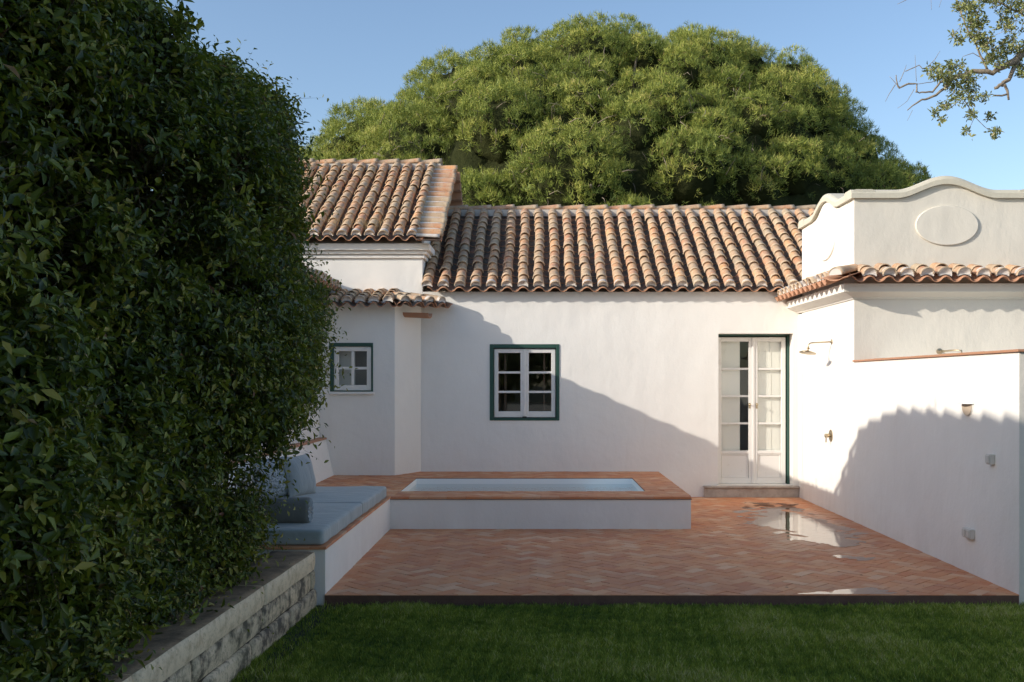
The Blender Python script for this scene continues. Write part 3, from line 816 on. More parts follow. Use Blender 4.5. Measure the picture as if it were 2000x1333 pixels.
obj('coping', coping(YC, HD, 5.677, 'y', th=.100, dz=.003, cut=.006), 'coping_plaster', annex)
obj('coping', coping(XC, HW, 13.80, 'x', th=.102), 'coping_plaster', annex)
def oval(center, rx, rz, axis, d=.024):
    b = MB(); n = 64; ring = []
    for q, (k, off) in enumerate(((1.0, .001), (.995, d * .7), (.975, d), (.0, d))):
        for i in range(n):
            a = 2 * math.pi * i / n; u, z = math.cos(a) * rx * k, math.sin(a) * rz * k
            ring.append((center[0] + u, center[1] - off, center[2] + z) if axis == 'y' else (center[0] - off, center[1] + u, center[2] + z))
    f = [(q * n + i, q * n + (i + 1) % n, (q + 1) * n + (i + 1) % n, (q + 1) * n + i) for q in range(2) for i in range(n)]
    f.append(tuple(2 * n + i for i in range(n))); b.add(ring[:3 * n], f); return b
obj('oval_medallion', oval((4.805, AY, 3.48), .37, .235, 'y'), 'annex_plaster', annex)
obj('oval_medallion', oval((AX, 12.83, 3.44), .40, .235, 'x'), 'white_plaster', annex)
# moulded cornice
b = MB()
pf = [(0, 2.615), (.02, 2.615), (.03, 2.635), (.07, 2.65), (.12, 2.672), (.165, 2.685), (.17, 2.69), (.17, 2.782), (0, 2.80)]
pts = []
for o_, z in pf:
    pts += [(AX - o_, YW + .0, z), (AX - o_, AY - o_, z), (6.2, AY - o_, z)]
k = len(pf)
f = [(3 * i + j, 3 * i + j + 1, 3 * ((i + 1) % k) + j + 1, 3 * ((i + 1) % k) + j) for i in range(k) for j in (0, 1)]
b.add(pts, f); co = obj('cornice', b, ['annex_plaster', 'white_plaster'], annex)
for p in co.data.polygons:
    if p.center.y + 12.8 > AY and abs(p.normal.y) < .2: p.material_index = 1
set_props(co)
cov, pan, plug = MB(), MB(), MB()
dn = Vector((0, -.30, -.105)); Ls = dn.length; dn.normalize()
tiled_slope(cov, pan, plug, (AX - .03, AY, 2.900), (1, 0, 0), dn, Ls, 11, .218, 2, r=.080)
dn2 = Vector((-.30, 0, -.105)).normalized()
tiled_slope(cov, pan, plug, (AX, AY + .03, 2.895), (0, 1, 0), dn2, Ls, 11, .212, 2, r=.078)
hd = Vector((-.33, -.33, -.105)); hl = hd.length; hd.normalize()
arch(cov, Vector((AX, AY, 2.955)), Vector((1, -1, 0)).normalized(), hd, Vector((0, 0, 1)), hl * .97, .092, .075, lift0=.01, rnd=.4)
wave(pan, Vector((AX, AY, 2.925)), Vector((1, -1, 0)).normalized(), hd, Vector((0, 0, 1)), hl, .34, .02, 0.0)
pe = Vector((AX, AY, 2.965)) + hd * hl * .955; axx = Vector((1, -1, 0)).normalized()
v = [pe + axx * (math.cos(math.pi * i / 10) * .085) + Vector((0, 0, math.sin(math.pi * i / 10) * .085)) for i in range(11)]
plug.add(v, [tuple(range(11))])
cr = roofobj('cornice_tiles', cov, plug, annex); obj('channel_tiles', pan, 'terracotta', cr, smooth=True)

# ================================================================== COURT WALL with the shower
cw = thing('court_wall', 'low white plaster wall along the right edge of the patio topped with thin terracotta', 'wall', (4.6, 9.7, 0))
b = MB(); b.box(AX, 5.9, PY0 - .002, AY - .002, -.12, 1.875)
wc = obj('wall', b, ['white_plaster', 'annex_plaster'], cw)
for p in wc.data.polygons:
    if abs(p.normal.y) > .9: p.material_index = 1  # darker plaster on the wall ends stands in for shade
b = MB()
y = PY0 - .025
while y < AY - .01:
    y2 = min(y + .30, AY - .003); b.box(AX - .022, AX + .26, y + .002, y2 - .002, 1.876, 1.898 + random.gauss(0, .001), bev=.003); y = y2
xx = AX + .262
while xx < 5.9: b.box(xx, min(xx + .29, 5.92), PY0 - .026, PY0 + .25, 1.876, 1.899 + random.gauss(0, .001), bev=.003); xx += .293
obj('cap_tiles', b, 'terracotta', cw)
b = MB(); b.box(AX - .006, AX - .0006, 13.24, 13.33, .22, .36, bev=.002); obj('inspection_cover', b, 'white_paint', cw)

# shower
sy, sz = 12.58, 2.148
sh = thing('wall_shower', 'brass rain shower with a long arm high on the sunlit right wall', 'shower', (AX, sy, sz))
b = MB(); b.lathe([(0, .032), (.008, .032), (.012, .02)], (AX, sy, sz), (-1, 0, 0), 20)
b.tube([(AX - .005, sy, sz), (AX - .24, sy, sz - .012), (AX - .275, sy, sz - .018), (AX - .295, sy, sz - .035), (AX - .300, sy, sz - .06), (AX - .300, sy, sz - .075)], .0095, 12)
obj('arm', b, 'brass', sh, smooth=True)
tl = Vector((.16, .10, 1)).normalized()
b = MB(); c0 = Vector((AX - .300, sy, sz - .075))
b.lathe([(0, .012), (.004, .024), (.010, .024), (.014, .012), (.035, .014), (.040, .03), (.050, .07), (.062, .105), (.070, .108), (.073, .10)], c0, -tl, 28)
obj('shower_head', b, 'brass', sh, smooth=True)
sv = thing('shower_valve', 'round brass shower valve with small lever at waist height on the right wall', 'tap', (AX, 12.62, .96))
b = MB(); b.lathe([(0, .075), (.006, .078), (.010, .072)], (AX, 12.62, .96), (-1, 0, 0), 28); obj('rose', b, 'brass', sv)
b = MB(); b.lathe([(.008, .020), (.03, .020), (.045, .026), (.075, .026), (.08, .02)], (AX, 12.62, .96), (-1, 0, 0), 20); obj('knob', b, 'brass', sv)
b = MB(); b.tube([(AX - .062, 12.62, .94), (AX - .064, 12.62, .875)], [.007, .009], 10); obj('lever', b, 'brass', sv)
# garden tap on the annex front, above the wall
tx, tz = 4.74, 2.00
tp = thing('garden_tap', 'small brass tap on the cream annex front just above the wall capping', 'tap', (tx, AY, tz))
b = MB(); b.lathe([(0, .035), (.01, .036), (.014, .02)], (tx - .02, AY, tz), (0, -1, 0), 20); obj('rose', b, 'brass', tp)
b = MB(); b.tube([(tx - .02, AY - .01, tz), (tx - .01, AY - .16, tz), (tx + .05, AY - .30, tz + .005), (tx + .10, AY - .33, tz - .0), (tx + .105, AY - .33, tz - .06)], .010, 10); obj('spout', b, 'brass', tp, smooth=True)
b = MB(); b.tube([(tx - .055, AY - .05, tz + .0), (tx + .02, AY - .05, tz)], .014, 10); obj('handle', b, 'brass', tp)
# sconce
ly, lz = 8.60, 1.455
wl = thing('wall_light', 'round disc sconce with a half-round white shelf near the right end of the wall', 'light', (AX, ly, lz))
b = MB(); b.lathe([(0, .105), (.006, .105), (.010, .100)], (AX, ly, lz), (-1, 0, 0), 40); obj('disc', b, 'enamel_white', wl)
b = MB(); n_ = 24; v = [(AX - .011 - .065 * math.sin(math.pi * i / n_), ly + .118 * math.cos(math.pi * i / n_), lz) for i in range(n_ + 1)]
v2 = [(p[0], p[1], lz + .006) for p in v]; m_ = n_ + 1
b.add(v + v2, [tuple(range(m_))[::-1], tuple(range(m_, 2 * m_))] + [(i, (i + 1) % m_, m_ + (i + 1) % m_, m_ + i) for i in range(m_)]); obj('shelf', b, 'enamel_white', wl)
b = MB(); v = [(AX - .0125, ly + .100 * math.cos(math.pi * i / n_), lz - .003 - .100 * math.sin(math.pi * i / n_)) for i in range(n_ + 1)]  # brown half-disc painted as the shadow below the shelf
b.add(v + [(p[0] - .003 * (i not in (0, n_)), p[1], p[2]) for i, p in enumerate(v)], [tuple(range(m_)), tuple(range(m_, 2 * m_))] + [(i, (i + 1) % m_, m_ + (i + 1) % m_, m_ + i) for i in range(m_)]); obj('disc_shadow', b, 'sconce_shadow', wl)
def wall_box(name, label, y, z, mods, h):
    r0 = thing(name, label, 'socket' if mods > 1 else 'switch', (AX, y, z))
    w = .075 * mods if mods == 1 else .155
    b = MB(); b.box(AX - .045, AX - .0006, y - w / 2, y + w / 2, z - h / 2, z + h / 2, bev=.005); obj('housing', b, 'plastic_grey', r0)
    for i in range(mods):
        a = y - w / 2 + w * (i + .5) / mods; hw = w / mods / 2 - .008
        b = MB(); b.box(AX - .054, AX - .0455, a - hw, a + hw, z - h / 2 + .012, z + h / 2 - .010, bev=.003); obj('cover', b, 'plastic_grey', r0)
wall_box('wall_switch', 'single grey weatherproof switch box at chest height near the end of the right wall', 8.13, 1.014, 1, .085)
wall_box('wall_socket', 'double grey weatherproof socket box low on the right wall', 8.54, .346, 2, .085)

# ================================================================== POOL
pool = thing('plunge_pool', 'raised white plunge pool with brick coping and pale blue water', 'pool', (0, 12.6, 0))
SX0, SX1, SY0 = -1.645, 1.712, 11.11; WX0, WX1, WY0, WY1 = -1.615, 1.262, 11.66, 13.27; ZT = .362
b = MB()
zs = ZT - .034
b.quad((SX0 - .01, SY0, -.01), (SX1, SY0, -.01), (SX1, SY0, zs), (SX0 - .01, SY0, zs)); b.quad((SX1, SY0, -.01), (SX1, YW, -.01), (SX1, YW, zs), (SX1, SY0, zs))
for (a, c, d, e) in ((-2.985, SX1, SY0, WY0), (-2.985, SX1, WY1, YW), (-2.985, WX0, WY0, WY1), (WX1, SX1, WY0, WY1)):
    b.quad((a, d, zs), (c, d, zs), (c, e, zs), (a, e, zs))
obj('shell', b, 'side_plaster', pool)
b = MB(); zb = -.22
for q in (((WX0, WY0), (WX1, WY0)), ((WX1, WY0), (WX1, WY1)), ((WX1, WY1), (WX0, WY1)), ((WX0, WY1), (WX0, WY0))):
    (a, c), (d, e) = q; b.quad((a, c, zb), (d, e, zb), (d, e, ZT - .012), (a, c, ZT - .012))
b.quad((WX0, WY0, zb), (WX1, WY0, zb), (WX1, WY1, zb), (WX0, WY1, zb))
b.box(WX1 - .62, WX1 - .001, WY0 + .001, WY1 - .001, zb + .001, ZT - .16)
obj('basin', b, 'pool_liner', pool)
b = MB(); b.box(WX0 + .001, WX1 - .001, WY0 + .001, WY1 - .001, ZT - .085, ZT - .080)
wt = MB(); wt.quad((WX0 + .001, WY0 + .001, ZT - .082), (WX1 - .001, WY0 + .001, ZT - .082), (WX1 - .001, WY1 - .001, ZT - .082), (WX0 + .001, WY1 - .001, ZT - .082))
obj('water', wt, 'pool_water', pool)
b = MB()
zt = ZT
ov = .012
herringbone(b, -2.98, SX1 + ov, WY1 + .004, YW - .002, zt, seed=5); herringbone(b, -2.98, WX0 - .002, SY0 + .09, WY1 + .004, zt, seed=6)
herringbone(b, WX1 + .004, SX1 + ov, WY0, WY1 + .004, zt, seed=7); herringbone(b, WX0 - .002, SX1 + ov, SY0 + .09, WY0 - .004, zt, seed=8)
x = SX0
while x < SX1 + ov - .01:
    x2 = min(x + .21, SX1 + ov); b.box(x + .001, x2 - .001, SY0 - ov, SY0 + .088, zt - .026, zt + .001, bev=.003); x = x2
obj('coping', b, 'clay_paver', pool)
b = MB()
b.box(SX0 - .0, SX1 + ov - .004, SY0 - ov + .003, SY0 + .1, zt - .033, zt - .0262); b.box(SX1 - .1, SX1 + ov - .003, SY0 + .1005, YW - .001, zt - .033, zt - .007)
b.box(WX0 - .01, WX1 + .01, WY1 + .001, WY1 + .06, zt - .033, zt - .0065); b.box(WX1 + .001, WX1 + .1, WY0 + .0, WY1, zt - .033, zt - .0065)
b.box(-2.98, SX1 - .11, WY1 + .065, YW - .003, zt - .03, zt - .0068); b.box(-2.98, WX0 - .012, SY0 + .11, WY1 + .06, zt - .03, zt - .0072); b.box(WX0 - .01, SX1 - .11, SY0 + .11, WY0 - .005, zt - .03, zt - .0075)
obj('edge_band', b, 'dark_edge', pool)

# ================================================================== BENCH
bench = thing('built_in_bench', 'built-in white masonry bench with brick edging along the left of the patio', 'bench', (-2.2, 9.4, 0))
b = MB(); b.box(-2.985, PX0, PY0 + .02, SY0 - .001, -.12, .348)
obj('base', b, 'side_plaster', bench)
b = MB()
y = PY0 + .0
while y < SY0 - .02:
    y2 = min(y + .21, SY0 - .014); b.box(PX0 - .12, PX0 + .012, y + .001, y2 - .001, .349, .372 + random.gauss(0, .0006), bev=.003); y = y2
b.box(-2.98, PX0 - .121, PY0, PY0 + .1, .349, .371, bev=.003)
herringbone(b, -2.98, PX0 - .122, PY0 + .102, SY0 - .0, .371, seed=12)
obj('edging', b, 'clay_paver', bench)
b = MB(); b.prism([(-2.986, .36), (-2.79, .36), (-2.90, .855), (-2.986, .855)], 'y', PY0 + .1, 13.627)
obj('backrest', b, 'side_plaster', bench)
b = MB(); b.prism([(-2.986, .857), (-2.885, .857), (-2.887, .880), (-2.986, .882)], 'y', PY0 + .09, 13.625)
obj('backrest_cap', b, 'terracotta', bench)

def rounded_box(c, h, r, n=(30, 40, 6), fn=None):
    """closed grid box with rounded edges"""
    mb = MB(); hx, hy, hz = h; vid = {}; V = []; F = []
    def lin(k, hh): return [(-1 + 2 * i / k) * hh for i in range(k + 1)]
    ax = (lin(n[0], hx), lin(n[1], hy), lin(n[2], hz))
    def vtx(i, j, k):
        key = (i, j, k)
        if key in vid: return vid[key]
        p = Vector((ax[0][i], ax[1][j], ax[2][k]))
        q = Vector([max(-hh + r, min(hh - r, a)) for a, hh in zip(p, h)])
        d = p - q
        if d.length > 1e-9:
            m = max(abs(d.x), abs(d.y), abs(d.z)); p = q + d.normalized() * r * min(1, m / r if m < r else 1)
        if fn: p = fn(p)
        vid[key] = len(V); V.append(Vector(c) + p); return vid[key]
    N = n
    for a, (u, v) in ((0, (1, 2)), (1, (0, 2)), (2, (0, 1))):
        for s_ in (0, N[a]):
            for i in range(N[u]):
                for j in range(N[v]):
                    q = []
                    for (ii, jj) in ((i, j), (i + 1, j), (i + 1, j + 1), (i, j + 1)):
                        t3 = [0, 0, 0]; t3[a] = s_; t3[u] = ii; t3[v] = jj; q.append(vtx(*t3))
                    flip = (s_ == 0) != (a == 1)
                    F.append(tuple(reversed(q)) if flip else tuple(q))
    mb.add(V, F); return mb
def soft(seed, amp, hx, hy):
    rr = random.Random(seed); W_ = [(rr.uniform(-9, 9), rr.uniform(3, 14), rr.uniform(0, 6), rr.uniform(.3, 1)) for _ in range(6)]
    def fn(p):
        e = (1 - (p.x / hx) ** 4) * (1 - (p.y / hy) ** 4)
        w = sum(a_ * math.sin(kx * p.x + ky * p.y + ph) for kx, ky, ph, a_ in W_)
        z = p.z
        if z > 0: z += .012 * e + amp * w
        q = Vector((p.x, p.y, z))
        if abs(p.x) > hx * .95: q.x += math.copysign(.004, p.x) * math.sin(p.y * 17 + seed)
        return q
    return fn
cz = .373
m = rounded_box((-2.222, 8.60, cz + .061), (.557, .862, .061), .022, (44, 66, 8), soft(1, .0016, .557, .862))
o = obj('seat_cushion', m, 'cushion_fabric', smooth=True, org=(-2.222, 8.60, cz), label='grey-blue seat cushion nearest the lawn, under the bolster', cat='cushion', group='seat cushions on the bench')
m = rounded_box((-2.218, 10.215, cz + .061), (.560, .745, .061), .022, (44, 56, 8), soft(4, .0016, .56, .745))
o = obj('seat_cushion', m, 'cushion_fabric', smooth=True, org=(-2.218, 10.215, cz), label='grey-blue seat cushion next to the pool, under the standing pillows', cat='cushion', group='seat cushions on the bench')

def pillow(label, c, w, h, t_, yaw, tilt, mat, seed):
    rr = random.Random(seed); n = 26; V = []; F = []
    ph = [rr.uniform(0, 6) for _ in range(5)]
    for s_ in (1, -1):
        for i in range(n + 1):
            for j in range(n + 1):
                u, v = -1 + 2 * i / n, -1 + 2 * j / n
                pinch = 1 - .07 * (1 - u * u) * abs(v) ** 3; pinch2 = 1 - .07 * (1 - v * v) * abs(u) ** 3
                th = t_ / 2 * max(0, (1 - abs(u) ** 2.6)) ** .55 * max(0, (1 - abs(v) ** 2.6)) ** .55
                cr = .004 * math.sin(6 * u + 2 * v + ph[0]) * v * v + .004 * math.sin(7 * v - 2 * u + ph[1]) * u * u
                V.append(Vector((u * w / 2 * pinch2, s_ * (th + cr * (th > .005)), v * h / 2 * pinch)))
    m_ = (n + 1) ** 2
    for s_ in (0, 1):
        for i in range(n):
            for j in range(n):
                a = s_ * m_ + i * (n + 1) + j; q = (a, a + n + 1, a + n + 2, a + 1); F.append(q if s_ else tuple(reversed(q)))
    Rm = Matrix.Rotation(yaw, 3, 'Z') @ Matrix.Rotation(tilt, 3, 'X')
    mb = MB(); mb.add([Vector(c) + Rm @ p for p in V], F)
    return obj('pillow', mb, mat, smooth=True, org=c, label=label, cat='pillow', group='pillows on the bench')
pillow('plain blue-grey pillow standing at the right of the pair on the bench', (-2.40, 10.02, .495 + .205), .44, .43, .20, R(68), R(-14), 'pillow_fabric', 2)
pillow('speckled grey pillow half hidden by hedge leaves, left of the plain one', (-2.62, 9.82, .495 + .20), .44, .42, .20, R(55), R(-16), 'speckled_fabric', 5)
# bolster
bo = thing('bolster', 'dark grey cylindrical bolster lying across the near seat cushion', 'bolster', (-2.1, 8.08, .5))
bc = Vector((-1.845, 8.08, .498 + .106)); br = .106
b = MB(); prof = [(0, br - .012), (.006, br - .004), (.02, br)] + [(.02 + .62 * i / 20, br + .0015 * math.sin(i * 2.1)) for i in range(1, 21)] + [(.652, br - .004), (.66, br - .014)]
b.lathe(prof, bc, (-1, 0, 0), 40); obj('cover', b, 'bolster_fabric', bo, smooth=True)
b = MB(); V = []; F = []; n_ = 48; rings = 8
for q in range(rings + 1):
    rr_ = (br - .010) * (1 - q / rings)
    for i in range(n_):
        a = 2 * math.pi * i / n_; cr = .007 * math.sin(a * 12) * math.sin(math.pi * min(1, q / rings + .15))
        V.append((bc.x + .004 + cr - .012 * (q / rings) ** 2, bc.y + math.cos(a) * rr_, bc.z + math.sin(a) * rr_))
for q in range(rings):
    for i in range(n_): F.append((q * n_ + i, q * n_ + (i + 1) % n_, (q + 1) * n_ + (i + 1) % n_, (q + 1) * n_ + i))
b.add(V, F); obj('end_cap', b, 'bolster_end_fabric', bo, smooth=True)

# ================================================================== STONE RETAINING WALL
sw = thing('stone_wall', 'rough stone retaining wall with thick cap slabs beside the lawn', 'wall', (-1.9, 5.5, -.1))
def stone_block(mb, y0, y1, z0, z1, x0f, depth, rough, seed, cap=False):
    """block whose right face is at x0f(y); subdivided and roughened"""
    rr = random.Random(seed); ny = max(2, int((y1 - y0) / .045)); nz = max(2, int((z1 - z0) / .035)); nx = max(2, int(depth / .06))
    ph = [rr.uniform(0, 6.28) for _ in range(6)]
    def d(y, z, x=0):
        return rough * (math.sin(y * 5 + ph[0] + z * 17) + .3 * math.sin(y * 11 + z * 31 + ph[1] + 2 * math.sin(y * 7)) + .15 * math.sin(y * 37 - z * 47 + ph[2] + 2 * math.sin(z * 30 + y * 11)) + .3 * math.sin(z * 80 + x * 40 + ph[3])) * .5
    V = []; F = []; r_ = .012
    path = []  # section going around: face bottom->top, top right->left, then back down
    for k in range(nz + 1): path.append((0, z0 + (z1 - z0) * k / nz))
    for k in range(1, nx + 1): path.append((-depth * k / nx, z1))
    path.append((-depth, z0))
    for i in range(ny + 1):
        y = y0 + (y1 - y0) * i / ny; e = min(i, ny - i); inset = r_ if e == 0 else 0
        for (px, pz) in path:
            on_face = px == 0; z = pz; x = x0f(y) + px
            if on_face:
                x += d(y, z) - inset
                if pz >= z1 - 1e-6 or pz <= z0 + 1e-6: x -= r_ * (.7 + .2 * math.sin(y * 9 + ph[4]))
            if pz >= z1 - 1e-6:
                z += d(y, px * 3, px) * (.35 if cap else .7) - inset * .6
                if px > -.03: z -= r_ * .5
            if pz <= z0 + 1e-6 and on_face: z += .4 * d(y, 5, 1)
            V.append((x, y, z))
    m_ = len(path)
    for i in range(ny):
        for k in range(m_ - 1): F.append((i * m_ + k, (i + 1) * m_ + k, (i + 1) * m_ + k + 1, i * m_ + k + 1))
    F.append(tuple(range(m_))); F.append(tuple(reversed([ny * m_ + k for k in range(m_)])))
    mb.add(V, F, rr.random())
xf = lambda y: -1.690 - (7.6 - y) * .030
core = MB(); core.prism([(xf(2.0) - .03, 2.0), (xf(7.64) - .03, 7.64), (xf(7.64) - .30, 7.64), (xf(2.0) - .30, 2.0)], 'z', -.14, .23)
core_o = obj('wall_core', core, 'soil', sw)
sd = 0
for zi, (za, zb_) in enumerate(((-.16, -.088), (-.078, .062), (.072, .215))):
    y = 7.66
    while y > 2.2:
        ln = random.Random(100 * zi + int(y * 10)).uniform(.7, 1.35)
        if y > 7.6 and zi == 2: ln = .14
        y2 = max(y - ln, 2.0); b = MB(); sd += 1
        stone_block(b, y2 + .008, y - .006, za, zb_, (lambda yy, zi=zi: xf(yy) + (-.02, .0, -.010)[zi]), .2, .0038, sd)
        obj('stone_block', b, 'rough_stone', sw, smooth=True); y = y2
for (ya, yb) in ((6.335, 7.60), (4.42, 6.325), (2.2, 4.41)):
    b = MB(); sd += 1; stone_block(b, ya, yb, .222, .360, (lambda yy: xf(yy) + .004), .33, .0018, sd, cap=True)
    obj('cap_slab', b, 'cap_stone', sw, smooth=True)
b = MB(); b.box(-4.4, -2.05, -1.0, 7.66, -.11, .27); obj('planting_bed', b, 'soil', kind='structure')

# ================================================================== FOLIAGE
def unit(a): return a / np.maximum(np.linalg.norm(a, axis=1, keepdims=True), 1e-9)
def leaves(P, D, Nn, length, width, curl=.18):
    """P base points, D leaf direction, Nn approx. leaf normal. Two-facet folded leaf of 6 verts / 4 quads->tris"""
    D = unit(D); Sx = unit(np.cross(D, Nn)); Nn = np.cross(Sx, D); L = length[:, None]; w = width[:, None] * .5
    n = len(P); V = np.zeros((n, 6, 3), np.float32)
    V[:, 0] = P
    V[:, 1] = P + D * L * .42 + Sx * w + Nn * w * .35
    V[:, 2] = P + D * L - Nn * L * curl
    V[:, 3] = P + D * L * .42 - Sx * w + Nn * w * .35
    V[:, 4] = P + D * L * .80 + Sx * w * .55 + Nn * (w * .2 - L * curl * .55)
    V[:, 5] = P + D * L * .80 - Sx * w * .55 + Nn * (w * .2 - L * curl * .55)
    V4 = V
    base = np.arange(n)[:, None] * 6
    F = np.concatenate([base + np.array(q) for q in ((0, 1, 4, 2), (0, 2, 5, 3))], 1).reshape(-1, 4)
    return V4.reshape(-1, 3), F
def noise3(p, sc, seed):
    r_ = np.random.default_rng(seed); out = 0
    for k in range(6):
        w = r_.normal(0, 1, 3) * sc * (1 + .35 * k); out = out + np.sin(p @ w + r_.uniform(0, 6.28)) / (1 + .3 * k)
    return out / 3.0

zt_ = np.array([.2, .45, .70, .90, 1.10, 1.22, 1.36, 1.85, 2.2, 2.6, 2.95, 3.3, 3.6, 3.9])
ye_ = np.array([6.7, 6.75, 6.7, 6.7, 6.7, 6.85, 7.35, 8.10, 8.68, 7.85, 7.0, 7.25, 7.40, 7.1])
def hedge_depth(p):
    X, Y, Z = p[:, 0], p[:, 1], p[:, 2]
    lump = (noise3(p, 1.5, 1) * .26 + noise3(p, 4.2, 2) * .17) * np.interp(Z, [0, .6, 1.2, 3.2, 3.7], [.3, .5, 1.1, 1.1, .5])
    xs = np.interp(Z, [.2, .5, 1.2, 2.2, 3.1, 3.8], [-2.13, -2.05, -1.93, -1.86, -1.89, -2.02])
    dx = xs - X; dy = np.interp(Z, zt_, ye_) - Y; dz = 3.50 + .05 * np.sin(Y * 2.1) - Z
    k = .12
    d = -k * np.log(np.exp(-dx / k) + np.exp(-dy / k) + np.exp(-dz / k))
    return d + lump + .06
def hedge_grad(p):
    e = .03; g_ = np.zeros_like(p)
    for i in range(3):
        q = p.copy(); q[:, i] += e; q2 = p.copy(); q2[:, i] -= e; g_[:, i] = hedge_depth(q) - hedge_depth(q2)
    return -unit(g_)
def sample_hedge(n, lo, hi, dmax, dens):
    out = []
    got = 0
    while got < n:
        p = rng.uniform(lo, hi, (n * 3, 3)); d = hedge_depth(p)
        keep = (d > -.03) & (d < dmax) & (rng.random(len(p)) < np.exp(-np.clip(d, 0, 9) / dens))
        gaps = noise3(p, 2.6, 9); keep &= ~((gaps > .22) & (d < .42) & (rng.random(len(p)) < .96))
        p = p[keep]; out.append(p); got += len(p)
    return np.concatenate(out)[:n]
hedge = thing('tall_hedge', 'tall dense glossy-leaved hedge filling the left side behind the stone wall', 'hedge', (-2.8, 5.6, .25))
tw = sample_hedge(42000, (-3.4, 3.0, .25), (-1.6, 9.0, 3.95), .55, .26)
g_ = hedge_grad(tw)
td = unit(g_ * .75 + rng.normal(0, .45, tw.shape) + np.array([0, 0, .35]))
sprig = (rng.random(len(tw)) < .07) & ((tw[:, 2] < 3.35) | (rng.random(len(tw)) < .25))
tl = rng.uniform(.10, .22, len(tw)) + sprig * rng.uniform(.10, .28, len(tw))
td[sprig] = unit(td[sprig] + np.array([0.15, .05, .25]))
K = 9
tt = np.linspace(.12, 1.0, K); Ps, Ds, Ns, Ls_, Ws, Rs = [], [], [], [], [], []
side = unit(np.cross(td, rng.normal(0, 1, td.shape)))
hue = rng.normal(0, .12, len(tw)) + noise3(tw, 2.2, 77) * .16 + np.clip((tw[:, 1] - 6.2) * .06, 0, .14)  # last term paints far-end leaves lighter, in place of bounced light
for i, t_ in enumerate(tt):
    droop = np.array([0, 0, -1]) * (t_ ** 2) * .18
    P = tw + td * (tl * t_)[:, None] + droop * tl[:, None]
    sgn = 1 if i % 2 else -1
    ang = i * 2.4; s2 = np.cross(td, side); sd_ = side * math.cos(ang) + s2 * math.sin(ang)
    Dl = unit(td * .55 + sd_ * 1.0 + rng.normal(0, .28, td.shape) + np.array([0, 0, -.12]))
    Nl = unit(np.array([0, 0, 1]) * .8 + g_ * .8 + rng.normal(0, .45, td.shape))
    lsz = (.024 + .042 * rng.random(len(tw)) ** 1.4) * np.clip(1.25 - (tw[:, 1] - 3) * .08, .8, 1.3) * np.where(t_ > .9, .75, 1)
    Ps.append(P); Ds.append(Dl); Ns.append(Nl); Ls_.append(lsz); Ws.append(lsz * rng.uniform(.40, .52, len(tw)))
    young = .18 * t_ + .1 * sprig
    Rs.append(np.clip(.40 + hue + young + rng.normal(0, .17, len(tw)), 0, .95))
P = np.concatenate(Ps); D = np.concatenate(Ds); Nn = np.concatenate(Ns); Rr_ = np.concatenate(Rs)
odd = rng.random(len(P)) < .006; Rr_[odd] = rng.uniform(.96, 1, odd.sum())
V, F = leaves(P, D, Nn, np.concatenate(Ls_), np.concatenate(Ws))
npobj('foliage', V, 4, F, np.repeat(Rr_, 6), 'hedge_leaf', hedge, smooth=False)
# stems
n = len(tw); sel = (rng.random(n) < .7) | sprig; a = tw[sel] - td[sel] * .10; bb = tw[sel] + td[sel] * tl[sel][:, None]; s1 = side[sel] * .0016; s2 = np.cross(td[sel], side[sel]) * .0016
lz_ = np.array([0, 0, -1.0]) * tl[sel][:, None]; mid = tw[sel] + td[sel] * tl[sel][:, None] * .5 + lz_ * .045; bb = bb + lz_ * .18
V = np.stack([a + s1, a - s1 * .5 + s2, a - s1 * .5 - s2, mid + s1 * .7, mid - s1 * .35 + s2 * .7, mid - s1 * .35 - s2 * .7, bb], 1); base = np.arange(len(a))[:, None] * 7
F = np.concatenate([base + np.array(q) for q in ((0, 1, 4), (0, 4, 3), (1, 2, 5), (1, 5, 4), (2, 0, 3), (2, 3, 5), (3, 4, 6), (4, 5, 6), (5, 3, 6))], 1).reshape(-1, 3)
npobj('twigs', V.reshape(-1, 3), 3, F, np.full(len(V) * 7, .5), 'twig', hedge)
b = MB(); rr = random.Random(4)
for i in range(20):
    y = 3.2 + i * .23; x = -2.45 + rr.uniform(-.2, .1); pts = [(x, y, .2)]
    for k in range(6): x += rr.gauss(.02, .05); pts.append((x, y + rr.gauss(0, .12), .2 + .52 * (k + 1)))
    b.tube(pts, [.022 - .003 * k for k in range(7)], 7)
obj('stems', b, 'bark', hedge, smooth=True)
# dense shaded inner leaves
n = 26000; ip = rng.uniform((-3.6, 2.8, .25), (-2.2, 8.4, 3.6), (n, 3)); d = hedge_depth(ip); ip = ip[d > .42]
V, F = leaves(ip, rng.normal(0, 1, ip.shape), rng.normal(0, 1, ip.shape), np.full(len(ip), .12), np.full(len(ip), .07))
npobj('inner_foliage', V, 4, F, np.repeat(rng.uniform(0, .3, len(ip)), 6), 'hedge_leaf', hedge)

